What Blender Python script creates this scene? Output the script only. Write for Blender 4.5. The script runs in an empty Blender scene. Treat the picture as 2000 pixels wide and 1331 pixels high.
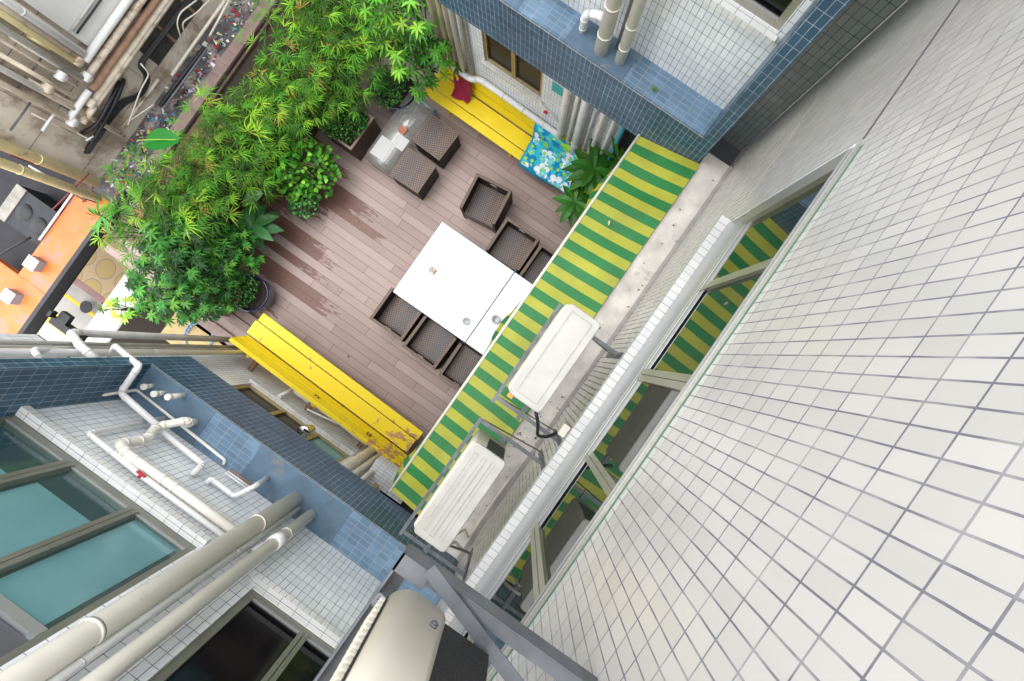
import bpy, bmesh, math, random
from mathutils import Vector, Matrix
random.seed(7)
S = bpy.context.scene
col = S.collection
R = math.radians

# ------------------------------------------------------------------ camera
# world: z up, +x towards the tall tiled wall, +y along that wall; deck floor is z = 0, camera 8.4 m above it
F = 944.0; HC = 8.4; NAD = (1015.0, 688.0); CEN = (1000.0, 665.5)
dn = Vector((NAD[0]-CEN[0], NAD[1]-CEN[1], F)).normalized()
tv = Vector((.5728, -.8197, 0)); tv = (tv - dn*tv.dot(dn)).normalized()
uv_ = tv.cross(-dn)
ROWS = (uv_, tv, -dn)                      # world axes in (right, down, forward) camera space
cam_d = bpy.data.cameras.new('camera'); cam = bpy.data.objects.new('camera', cam_d); col.objects.link(cam)
right = Vector((uv_[0], tv[0], -dn[0])); down = Vector((uv_[1], tv[1], -dn[1])); fwd = Vector((uv_[2], tv[2], -dn[2]))
cam.matrix_world = Matrix(((right[0], -down[0], -fwd[0], 0), (right[1], -down[1], -fwd[1], 0), (right[2], -down[2], -fwd[2], HC), (0, 0, 0, 1)))
cam_d.sensor_fit = 'HORIZONTAL'; cam_d.sensor_width = 36; cam_d.lens = 36*F/2000
cam_d.clip_start = .02; cam_d.clip_end = 500
S.camera = cam
def ray(px, py):
    v = Vector((px-CEN[0], py-CEN[1], F)); return Vector((uv_.dot(v), tv.dot(v), (-dn).dot(v)))
def AZ(px, py, z):
    r = ray(px, py); k = (z-HC)/r.z; return Vector((r.x*k, r.y*k, z))
def AX(px, py, x):
    r = ray(px, py); k = x/r.x; return Vector((x, r.y*k, HC+r.z*k))
def AY(px, py, y):
    r = ray(px, py); k = y/r.y; return Vector((r.x*k, y, HC+r.z*k))

# ------------------------------------------------------------------ light
W = bpy.data.worlds.new("World"); S.world = W; W.use_nodes = True
nt = W.node_tree; bg = nt.nodes['Background']
sky = nt.nodes.new('ShaderNodeTexSky'); sky.sky_type = 'NISHITA'; sky.sun_disc = False
SUN_EL, SUN_AZ = R(78), R(-90)
sky.sun_elevation = SUN_EL; sky.sun_rotation = SUN_AZ; sky.air_density = 1.0; sky.dust_density = 1.0
hs = nt.nodes.new('ShaderNodeHueSaturation'); hs.inputs['Saturation'].default_value = .42
nt.links.new(sky.outputs[0], hs.inputs['Color']); ov = nt.nodes.new('ShaderNodeMix'); ov.data_type = 'RGBA'; ov.inputs[0].default_value = .75      # high thin overcast in front of the clear sky
ov.inputs[7].default_value = (7.55, 7.55, 7.65, 1); nt.links.new(hs.outputs[0], ov.inputs[6]); nt.links.new(ov.outputs[2], bg.inputs[0]); bg.inputs[1].default_value = .15
sl = bpy.data.lights.new('sun', 'SUN'); so = bpy.data.objects.new('sun', sl); col.objects.link(so)
sl.energy = .5; sl.angle = R(40); sl.color = (1, .97, .92)
sd = Vector((math.sin(SUN_AZ)*math.cos(SUN_EL), math.cos(SUN_AZ)*math.cos(SUN_EL), math.sin(SUN_EL)))
so.rotation_euler = sd.to_track_quat('Z', 'Y').to_euler()
S.view_settings.view_transform = 'Standard'; S.view_settings.look = 'None'; S.view_settings.gamma = 1
S.view_settings.exposure = 1.68
try:
    S.cycles.max_bounces = 10; S.cycles.diffuse_bounces = 6; S.cycles.use_denoising = True
except Exception: pass

# ------------------------------------------------------------------ materials
MATS = {}
def mat(name, c=(.5, .5, .5), rough=.6, metal=0, var=0, vs=6, spec=.5, bump=0, bs=40, coat=0, dirt=None, ds=3, dth=.55):
    if name in MATS: return MATS[name]
    m = bpy.data.materials.new(name); m.use_nodes = True; N = m.node_tree.nodes; L = m.node_tree.links
    b = N['Principled BSDF']; b.inputs['Base Color'].default_value = (*c, 1); b.inputs['Roughness'].default_value = rough
    b.inputs['Metallic'].default_value = metal; b.inputs['Specular IOR Level'].default_value = spec
    b.inputs['Coat Weight'].default_value = coat
    tc = N.new('ShaderNodeTexCoord')
    outc = None
    if var:
        n = N.new('ShaderNodeTexNoise'); n.inputs['Scale'].default_value = vs; n.inputs['Detail'].default_value = 6
        L.new(tc.outputs['Object'], n.inputs['Vector'])
        mp = N.new('ShaderNodeMapRange'); mp.inputs[1].default_value = .3; mp.inputs[2].default_value = .7; mp.inputs[3].default_value = 1-var; mp.inputs[4].default_value = 1+var*.6
        L.new(n.outputs[0], mp.inputs[0])
        mx = N.new('ShaderNodeVectorMath'); mx.operation = 'SCALE'; mx.inputs[0].default_value = c; L.new(mp.outputs[0], mx.inputs['Scale'])
        outc = mx.outputs[0]
    if dirt:
        n = N.new('ShaderNodeTexNoise'); n.inputs['Scale'].default_value = ds; n.inputs['Detail'].default_value = 9; n.inputs['Roughness'].default_value = .65
        L.new(tc.outputs['Object'], n.inputs['Vector'])
        mp = N.new('ShaderNodeMapRange'); mp.inputs[1].default_value = dth; mp.inputs[2].default_value = dth+.1; L.new(n.outputs[0], mp.inputs[0])
        mx = N.new('ShaderNodeMix'); mx.data_type = 'RGBA'; L.new(mp.outputs[0], mx.inputs[0])
        if outc: L.new(outc, mx.inputs[6])
        else: mx.inputs[6].default_value = (*c, 1)
        mx.inputs[7].default_value = (*dirt, 1); outc = mx.outputs[2]
    if outc: L.new(outc, b.inputs['Base Color'])
    if bump:
        n = N.new('ShaderNodeTexNoise'); n.inputs['Scale'].default_value = bs; n.inputs['Detail'].default_value = 5
        L.new(tc.outputs['Object'], n.inputs['Vector'])
        bp = N.new('ShaderNodeBump'); bp.inputs['Strength'].default_value = bump; bp.inputs['Distance'].default_value = .01
        L.new(n.outputs[0], bp.inputs['Height']); L.new(bp.outputs[0], b.inputs['Normal'])
    MATS[name] = m; return m
def tile(name, c1, c2, mortar, bw=.05, rh=.1, ms=.0022, rough=.22, var=.12, vs=1.3, dirt=None, streak=.12):
    m = bpy.data.materials.new(name); m.use_nodes = True; N = m.node_tree.nodes; L = m.node_tree.links
    b = N['Principled BSDF']; b.inputs['Roughness'].default_value = rough
    u = N.new('ShaderNodeUVMap')
    br = N.new('ShaderNodeTexBrick'); br.offset = 0; br.squash = 1
    br.inputs['Scale'].default_value = 1; br.inputs['Brick Width'].default_value = bw; br.inputs['Row Height'].default_value = rh
    br.inputs['Mortar Size'].default_value = ms; br.inputs['Mortar Smooth'].default_value = .15; br.inputs['Bias'].default_value = 0
    br.inputs['Color1'].default_value = (*c1, 1); br.inputs['Color2'].default_value = (*c2, 1); br.inputs['Mortar'].default_value = (*mortar, 1)
    # slight wobble of the joints
    nz = N.new('ShaderNodeTexNoise'); nz.inputs['Scale'].default_value = 5; L.new(u.outputs[0], nz.inputs['Vector'])
    sb = N.new('ShaderNodeVectorMath'); sb.operation = 'SUBTRACT'; L.new(nz.outputs['Color'], sb.inputs[0]); sb.inputs[1].default_value = (.5, .5, .5)
    sc = N.new('ShaderNodeVectorMath'); sc.operation = 'SCALE'; L.new(sb.outputs[0], sc.inputs[0]); sc.inputs['Scale'].default_value = .004
    ad = N.new('ShaderNodeVectorMath'); ad.operation = 'ADD'; L.new(u.outputs[0], ad.inputs[0]); L.new(sc.outputs[0], ad.inputs[1])
    L.new(ad.outputs[0], br.inputs['Vector'])
    n = N.new('ShaderNodeTexNoise'); n.inputs['Scale'].default_value = vs; n.inputs['Detail'].default_value = 7; L.new(u.outputs[0], n.inputs['Vector'])
    mp = N.new('ShaderNodeMapRange'); mp.inputs[1].default_value = .3; mp.inputs[2].default_value = .7; mp.inputs[3].default_value = 1-var; mp.inputs[4].default_value = 1+var*.4
    L.new(n.outputs[0], mp.inputs[0])
    mx = N.new('ShaderNodeVectorMath'); mx.operation = 'SCALE'; L.new(br.outputs[0], mx.inputs[0]); L.new(mp.outputs[0], mx.inputs['Scale'])
    gn = N.new('ShaderNodeTexNoise'); gn.inputs['Scale'].default_value = 9; gn.inputs['Detail'].default_value = 3; L.new(u.outputs[0], gn.inputs['Vector'])
    gm = N.new('ShaderNodeMapRange'); gm.inputs[1].default_value = .42; gm.inputs[2].default_value = .62; gm.inputs[3].default_value = 0; gm.inputs[4].default_value = .42; L.new(gn.outputs[0], gm.inputs[0])
    gf = N.new('ShaderNodeMath'); gf.operation = 'MULTIPLY'; L.new(gm.outputs[0], gf.inputs[0]); L.new(br.outputs['Fac'], gf.inputs[1])
    gx = N.new('ShaderNodeMix'); gx.data_type = 'RGBA'; L.new(gf.outputs[0], gx.inputs[0]); L.new(mx.outputs[0], gx.inputs[6]); gx.inputs[7].default_value = (*c2, 1)
    # thin vertical run-off streaks
    sm = N.new('ShaderNodeMapping'); sm.inputs['Scale'].default_value = (14, .7, 1); L.new(u.outputs[0], sm.inputs[0])
    sn = N.new('ShaderNodeTexNoise'); sn.inputs['Scale'].default_value = 1.6; sn.inputs['Detail'].default_value = 5; L.new(sm.outputs[0], sn.inputs['Vector'])
    sr = N.new('ShaderNodeMapRange'); sr.inputs[1].default_value = .55; sr.inputs[2].default_value = .78; sr.inputs[3].default_value = 1; sr.inputs[4].default_value = 1-streak; L.new(sn.outputs[0], sr.inputs[0])
    sx = N.new('ShaderNodeVectorMath'); sx.operation = 'SCALE'; L.new(gx.outputs[2], sx.inputs[0]); L.new(sr.outputs[0], sx.inputs['Scale'])
    L.new(sx.outputs[0], b.inputs['Base Color'])
    rr = N.new('ShaderNodeMapRange'); rr.inputs[3].default_value = rough; rr.inputs[4].default_value = .85; L.new(br.outputs['Fac'], rr.inputs[0]); L.new(rr.outputs[0], b.inputs['Roughness'])
    # tiles sit at slightly different angles; joints are sunk
    bp = N.new('ShaderNodeBump'); bp.inputs['Strength'].default_value = .6; bp.inputs['Distance'].default_value = .0015; bp.invert = True
    L.new(br.outputs['Fac'], bp.inputs['Height']); L.new(bp.outputs[0], b.inputs['Normal'])
    MATS[name] = m; return m
WT = tile('white_tile', (.505, .495, .468), (.455, .447, .422), (.14, .14, .17), var=.08, ms=.0025, streak=.035)
WT2 = tile('aged_white_tile', (.84, .86, .87), (.75, .78, .80), (.085, .11, .18), var=.16, rough=.3)
WT3 = tile('sill_tile', (.74, .74, .72), (.66, .67, .66), (.12, .12, .14), bw=.05, rh=.12, ms=.002)
WT4 = tile('ledge_tile', (.54, .54, .53), (.47, .48, .48), (.16, .16, .18), bw=.05, rh=.7, ms=.002, streak=.02)
GT = tile('grey_tile', (.30, .34, .33), (.24, .275, .27), (.03, .03, .035), var=.12)
BT = tile('blue_tile', (.025, .075, .13), (.038, .10, .165), (.36, .45, .52), ms=.0021, var=.3, vs=2.5, rough=.33)
BT2 = tile('dusty_blue_tile', (.10, .19, .29), (.145, .25, .37), (.30, .31, .31), ms=.003, var=.3, vs=3, rough=.45)
BPAINT = mat('blue_paint', (.088, .15, .215), .6, var=.3, vs=4, dirt=(.19, .20, .19), ds=3.5, dth=.57)
CONC = mat('concrete', (.56, .53, .49), .85, var=.26, vs=6, dirt=(.30, .26, .22), ds=5, dth=.60, bump=.3)
PVC = mat('pvc', (.80, .765, .685), .4, var=.1, vs=4, dirt=(.45, .42, .36), ds=5, dth=.66)
PVCW = mat('white_pvc', (.76, .76, .75), .35, var=.06)
PVCG = mat('grey_pipe', (.42, .41, .38), .5, var=.2, vs=6)
PVCY = mat('yellow_pipe', (.86, .76, .42), .45, var=.14, vs=5, dirt=(.40, .33, .20), ds=6, dth=.6)
OLDP = mat('old_pipe', (.68, .59, .47), .6, var=.25, vs=5, dirt=(.28, .17, .10), ds=4, dth=.56)
RUSTP = mat('rusty_pipe', (.32, .19, .12), .7, var=.3, vs=9)
BLK = mat('black_rubber', (.012, .013, .016), .5)
STEEL = mat('galvanised', (.14, .15, .165), .5, metal=.3, var=.35, vs=9)
ALU = mat('aluminium', (.38, .37, .31), .3, metal=.6, var=.08)
ALUW = mat('bright_aluminium', (.42, .43, .44), .28, metal=.5)
ALUG = mat('olive_frame', (.21, .215, .18), .4, metal=.35, var=.12)
BRZ = mat('bronze_frame', (.42, .31, .12), .38, metal=.4, var=.12)
CREAM = mat('cream_metal', (.62, .58, .49), .42, var=.05)
ACT = mat('ac_white', (.47, .46, .425), .55, var=.12, vs=6, dirt=(.34, .33, .30), ds=9, dth=.63)
ACS = mat('ac_side', (.60, .57, .48), .5, var=.08)
YEL = mat('yellow_paint', (.83, .63, .012), .42, var=.07, vs=3)
RUST = mat('rust', (.20, .08, .03), .8, var=.3, vs=20)
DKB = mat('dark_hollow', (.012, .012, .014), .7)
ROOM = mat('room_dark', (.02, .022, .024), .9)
DWOOD = mat('planter_wood', (.085, .052, .038), .7, var=.3, vs=9)
BWOOD = mat('brown_wood', (.27, .19, .165), .6, var=.15, vs=9)
SOIL = mat('soil', (.03, .02, .014), .95, var=.4, vs=30, bump=.8)
NAVY = mat('navy_glaze', (.006, .014, .07), .15, coat=.5)
WOODST = mat('stem', (.10, .075, .04), .8, var=.3, vs=20)
PLAST = mat('neighbour_plaster', (.66, .59, .49), .85, var=.2, vs=1.6, dirt=(.34, .27, .20), ds=1.1, dth=.50, bump=.3)
MAUVE = mat('mauve_plaster', (.27, .20, .20), .85, var=.2, vs=3)
ORANGE = mat('orange_paint', (.78, .20, .04), .45, var=.2, vs=2.5, dirt=(.40, .20, .14), ds=2.6, dth=.52)
DARKR = mat('tar_roof', (.022, .022, .028), .75, var=.3, vs=4)
REDP = mat('dark_red', (.16, .015, .012), .6)
LBLUE = mat('hose_blue', (.20, .36, .62), .4)
TAN = mat('tan_tile', (.46, .34, .15), .7, var=.25, vs=5)
WHITE = mat('white_top', (.80, .82, .84), .22, var=.05, vs=3, dirt=(.72, .74, .76), ds=7, dth=.60)
PAPER = mat('paper', (.50, .50, .49), .8)
REDV = mat('valve_red', (.50, .02, .05), .4)
GLASSY = mat('clear_cup', (.45, .47, .5), .08, spec=1)
BRASS = mat('orange_label', (.75, .32, .03), .5)
TEAL = mat('teal_board', (.05, .42, .40), .5)
PURP = mat('magenta_cloth', (.30, .012, .05), .9, var=.3, vs=14, bump=.6, bs=90)
CHROME = mat('chrome', (.6, .6, .6), .12, metal=1)
def glass(name, c=(.01, .014, .014), ior=1.9, rough=.02):
    m = mat(name, c, rough); m.node_tree.nodes['Principled BSDF'].inputs['IOR'].default_value = ior; return m
GL = glass('window_glass', (.008, .014, .012), 2.1)
GLB = glass('dark_glass', (.006, .006, .007), 1.35, .1)
GLM = glass('brown_mesh_glass', (.035, .026, .015), 1.3, .3)
def tglass(name, tint, gl=.12, rough=.02, diff=None, dfac=0):
    m = bpy.data.materials.new(name); m.use_nodes = True; N = m.node_tree.nodes; L = m.node_tree.links
    N.remove(N['Principled BSDF']); out = N['Material Output']
    t = N.new('ShaderNodeBsdfTransparent'); t.inputs[0].default_value = (*tint, 1)
    g = N.new('ShaderNodeBsdfGlossy'); g.inputs['Roughness'].default_value = rough
    lw = N.new('ShaderNodeLayerWeight'); lw.inputs[0].default_value = .5
    pw = N.new('ShaderNodeMath'); pw.operation = 'POWER'; L.new(lw.outputs['Facing'], pw.inputs[0]); pw.inputs[1].default_value = 4
    ad = N.new('ShaderNodeMath'); ad.operation = 'MULTIPLY_ADD'; ad.use_clamp = True; ad.inputs[1].default_value = .7; ad.inputs[2].default_value = gl+.03; L.new(pw.outputs[0], ad.inputs[0])
    base = t.outputs[0]
    if diff:
        d = N.new('ShaderNodeBsdfDiffuse'); d.inputs[0].default_value = (*diff, 1)
        m1 = N.new('ShaderNodeMixShader'); m1.inputs[0].default_value = dfac; L.new(base, m1.inputs[1]); L.new(d.outputs[0], m1.inputs[2]); base = m1.outputs[0]
    mx = N.new('ShaderNodeMixShader'); L.new(ad.outputs[0], mx.inputs[0]); L.new(base, mx.inputs[1]); L.new(g.outputs[0], mx.inputs[2])
    L.new(mx.outputs[0], out.inputs[0]); MATS[name] = m; return m
TGL = tglass('table_glass', (.95, .98, .97), .06, rough=.06, diff=(.45, .45, .43), dfac=.22)
BGL = tglass('blue_glare_glass', (.55, .80, .84), .10, diff=(.40, .68, .74), dfac=.55)  # sun reflection on the table's curved end, painted into its glass colour
TEALG = tglass('teal_window_glass', (.86, .97, .98), .02, rough=.10, diff=(.12, .22, .23), dfac=.15)

# stripes of the awning (woven into the cloth)
def awning_mat():
    m = bpy.data.materials.new('striped_canvas'); m.use_nodes = True; N = m.node_tree.nodes; L = m.node_tree.links; b = N['Principled BSDF']
    tc = N.new('ShaderNodeTexCoord'); sp = N.new('ShaderNodeSeparateXYZ'); L.new(tc.outputs['Object'], sp.inputs[0])
    a = N.new('ShaderNodeMath'); a.operation = 'MULTIPLY_ADD'; L.new(sp.outputs[1], a.inputs[0]); a.inputs[1].default_value = 1/.193; a.inputs[2].default_value = 29.848
    f = N.new('ShaderNodeMath'); f.operation = 'FRACT'; L.new(a.outputs[0], f.inputs[0])
    g = N.new('ShaderNodeMath'); g.operation = 'GREATER_THAN'; L.new(f.outputs[0], g.inputs[0]); g.inputs[1].default_value = .5
    n = N.new('ShaderNodeTexNoise'); n.inputs['Scale'].default_value = 3.5; n.inputs['Detail'].default_value = 8; L.new(tc.outputs['Object'], n.inputs[0])
    mx = N.new('ShaderNodeMix'); mx.data_type = 'RGBA'; L.new(g.outputs[0], mx.inputs[0])
    mx.inputs[6].default_value = (.004, .145, .028, 1); mx.inputs[7].default_value = (.31, .32, .02, 1)
    mp = N.new('ShaderNodeMapRange'); mp.inputs[1].default_value = .3; mp.inputs[2].default_value = .7; mp.inputs[3].default_value = .82; mp.inputs[4].default_value = 1.12; L.new(n.outputs[0], mp.inputs[0])
    s = N.new('ShaderNodeVectorMath'); s.operation = 'SCALE'; L.new(mx.outputs[2], s.inputs[0]); L.new(mp.outputs[0], s.inputs['Scale'])
    n2 = N.new('ShaderNodeTexNoise'); n2.inputs['Scale'].default_value = 14; n2.inputs['Detail'].default_value = 10; n2.inputs['Roughness'].default_value = .75; L.new(tc.outputs['Object'], n2.inputs[0])
    r2 = N.new('ShaderNodeMapRange'); r2.inputs[1].default_value = .60; r2.inputs[2].default_value = .74; r2.inputs[4].default_value = .45; L.new(n2.outputs[0], r2.inputs[0])
    dm = N.new('ShaderNodeMix'); dm.data_type = 'RGBA'; L.new(r2.outputs[0], dm.inputs[0]); L.new(s.outputs[0], dm.inputs[6]); dm.inputs[7].default_value = (.12, .16, .06, 1)
    L.new(dm.outputs[2], b.inputs['Base Color']); b.inputs['Roughness'].default_value = .6
    return m
AWN = awning_mat()
def math_(N, L, op, a, b=None, c=None):
    n = N.new('ShaderNodeMath'); n.operation = op
    for i, v in enumerate((a, b, c)):
        if v is None: continue
        if isinstance(v, (int, float)): n.inputs[i].default_value = v
        else: L.new(v, n.inputs[i])
    return n.outputs[0]
def deck_mat():
    m = bpy.data.materials.new('deck_boards'); m.use_nodes = True; N = m.node_tree.nodes; L = m.node_tree.links; b = N['Principled BSDF']
    tc = N.new('ShaderNodeTexCoord'); sp = N.new('ShaderNodeSeparateXYZ'); L.new(tc.outputs['Object'], sp.inputs[0])
    X, Y = sp.outputs[0], sp.outputs[1]
    v = math_(N, L, 'MULTIPLY_ADD', Y, 1/.146, 50.0); row = math_(N, L, 'FLOOR', v); fv = math_(N, L, 'FRACT', v)
    wn = N.new('ShaderNodeTexWhiteNoise'); wn.noise_dimensions = '1D'; L.new(row, wn.inputs['W'])
    st = math_(N, L, 'MULTIPLY_ADD', row, .37, wn.outputs['Value'])
    uu = math_(N, L, 'ADD', math_(N, L, 'MULTIPLY', X, 1/1.75), st); cu = math_(N, L, 'FLOOR', uu); fu = math_(N, L, 'FRACT', uu)
    gap1 = math_(N, L, 'LESS_THAN', fv, .035); gap2 = math_(N, L, 'LESS_THAN', fu, .0035)
    gap = math_(N, L, 'MAXIMUM', gap1, gap2)
    cb = N.new('ShaderNodeCombineXYZ'); L.new(row, cb.inputs[0]); L.new(cu, cb.inputs[1])
    w2 = N.new('ShaderNodeTexWhiteNoise'); w2.noise_dimensions = '2D'; L.new(cb.outputs[0], w2.inputs['Vector'])
    rp = N.new('ShaderNodeValToRGB'); L.new(w2.outputs['Value'], rp.inputs[0])
    rp.color_ramp.elements[0].color = (.30, .22, .197, 1); rp.color_ramp.elements[1].color = (.385, .297, .27, 1)
    # grain along the boards
    mpg = N.new('ShaderNodeMapping'); mpg.inputs['Scale'].default_value = (1.2, 45, 1); L.new(tc.outputs['Object'], mpg.inputs[0])
    ng = N.new('ShaderNodeTexNoise'); ng.inputs['Scale'].default_value = 2; ng.inputs['Detail'].default_value = 6; L.new(mpg.outputs[0], ng.inputs[0])
    nl = N.new('ShaderNodeTexNoise'); nl.inputs['Scale'].default_value = .9; nl.inputs['Detail'].default_value = 5; L.new(tc.outputs['Object'], nl.inputs[0])
    g = math_(N, L, 'ADD', math_(N, L, 'MULTIPLY', ng.outputs[0], .34), math_(N, L, 'MULTIPLY_ADD', nl.outputs[0], .5, .58))
    s = N.new('ShaderNodeVectorMath'); s.operation = 'SCALE'; L.new(rp.outputs[0], s.inputs[0]); L.new(g, s.inputs['Scale'])
    # water lying on the boards near the planters, each board wet to its own length
    w3 = N.new('ShaderNodeTexWhiteNoise'); w3.noise_dimensions = '1D'; L.new(math_(N, L, 'ADD', row, 7.3), w3.inputs['W'])
    reach = math_(N, L, 'MULTIPLY_ADD', w3.outputs['Value'], 1.9, -4.95)      # x up to which this board is wet
    mpw = N.new('ShaderNodeMapping'); mpw.inputs['Scale'].default_value = (1.6, 7, 1); L.new(tc.outputs['Object'], mpw.inputs[0])
    nw = N.new('ShaderNodeTexNoise'); nw.inputs['Scale'].default_value = 2.4; nw.inputs['Detail'].default_value = 9; nw.inputs['Roughness'].default_value = .7; L.new(mpw.outputs[0], nw.inputs[0])
    # only between y = -1.9 and 1.4
    yb = math_(N, L, 'ABSOLUTE', math_(N, L, 'ADD', Y, .35)); ycut = math_(N, L, 'MULTIPLY', math_(N, L, 'MAXIMUM', math_(N, L, 'SUBTRACT', yb, 1.2), 0), 2.2)
    d = math_(N, L, 'SUBTRACT', math_(N, L, 'SUBTRACT', reach, X), ycut)
    wt = math_(N, L, 'ADD', d, math_(N, L, 'MULTIPLY_ADD', nw.outputs[0], 2.4, -1.2))
    wm = N.new('ShaderNodeMapRange'); wm.inputs[1].default_value = -.05; wm.inputs[2].default_value = .12; L.new(wt, wm.inputs[0])
    # the gutters between boards stop the water
    wet = N.new('ShaderNodeMix'); wet.data_type = 'RGBA'; L.new(wm.outputs[0], wet.inputs[0]); L.new(s.outputs[0], wet.inputs[6])
    dk = N.new('ShaderNodeVectorMath'); dk.operation = 'MULTIPLY'; L.new(s.outputs[0], dk.inputs[0]); dk.inputs[1].default_value = (.48, .32, .27); L.new(dk.outputs[0], wet.inputs[7])
    fin = N.new('ShaderNodeMix'); fin.data_type = 'RGBA'; L.new(gap, fin.inputs[0]); L.new(wet.outputs[2], fin.inputs[6]); fin.inputs[7].default_value = (.07, .035, .03, 1)
    L.new(fin.outputs[2], b.inputs['Base Color'])
    rg = N.new('ShaderNodeMapRange'); rg.inputs[3].default_value = .62; rg.inputs[4].default_value = .5; L.new(wm.outputs[0], rg.inputs[0]); L.new(rg.outputs[0], b.inputs['Roughness'])
    bp = N.new('ShaderNodeBump'); bp.inputs['Strength'].default_value = .5; bp.inputs['Distance'].default_value = .004; bp.invert = True; L.new(gap, bp.inputs['Height']); L.new(bp.outputs[0], b.inputs['Normal'])
    return m
DECK = deck_mat()
def wicker_mat(name='wicker', dark=.35):
    m = bpy.data.materials.new(name); m.use_nodes = True; N = m.node_tree.nodes; L = m.node_tree.links; b = N['Principled BSDF']
    u = N.new('ShaderNodeUVMap'); sp = N.new('ShaderNodeSeparateXYZ'); L.new(u.outputs[0], sp.inputs[0])
    p = .021
    a = math_(N, L, 'MULTIPLY', sp.outputs[0], 1/p); c = math_(N, L, 'MULTIPLY', sp.outputs[1], 1/p)
    ck = math_(N, L, 'MODULO', math_(N, L, 'ADD', math_(N, L, 'ABSOLUTE', math_(N, L, 'FLOOR', a)), math_(N, L, 'ABSOLUTE', math_(N, L, 'FLOOR', c))), 2)
    fa = math_(N, L, 'ABSOLUTE', math_(N, L, 'SUBTRACT', math_(N, L, 'FRACT', a), .5)); fc = math_(N, L, 'ABSOLUTE', math_(N, L, 'SUBTRACT', math_(N, L, 'FRACT', c), .5))
    ed = math_(N, L, 'GREATER_THAN', math_(N, L, 'MAXIMUM', fa, fc), .36)
    # different coloured strands by column
    w = N.new('ShaderNodeTexWhiteNoise'); w.noise_dimensions = '1D'; L.new(math_(N, L, 'FLOOR', math_(N, L, 'MULTIPLY', sp.outputs[1], 1/.06)), w.inputs['W'])
    r = N.new('ShaderNodeValToRGB'); L.new(w.outputs['Value'], r.inputs[0]); r.color_ramp.elements[0].color = (.20, .155, .15, 1); r.color_ramp.elements[1].color = (.38, .22, .12, 1)
    m1 = N.new('ShaderNodeMix'); m1.data_type = 'RGBA'; L.new(ck, m1.inputs[0]); L.new(r.outputs[0], m1.inputs[6]); m1.inputs[7].default_value = (.055, .045, .05, 1)
    m2 = N.new('ShaderNodeMix'); m2.data_type = 'RGBA'; L.new(ed, m2.inputs[0]); L.new(m1.outputs[2], m2.inputs[6]); m2.inputs[7].default_value = (.018, .012, .01, 1)
    L.new(m2.outputs[2], b.inputs['Base Color']); b.inputs['Roughness'].default_value = .42
    bp = N.new('ShaderNodeBump'); bp.inputs['Strength'].default_value = .8; bp.inputs['Distance'].default_value = .003; L.new(ck, bp.inputs['Height']); L.new(bp.outputs[0], b.inputs['Normal'])
    return m
WICK = wicker_mat()
WICKD = mat('wicker_dark', (.028, .02, .017), .6, var=.5, vs=90, bump=.6, bs=120)
WICKR = mat('wicker_rim', (.17, .115, .085), .5, var=.6, vs=110, bump=.5, bs=140)
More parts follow.
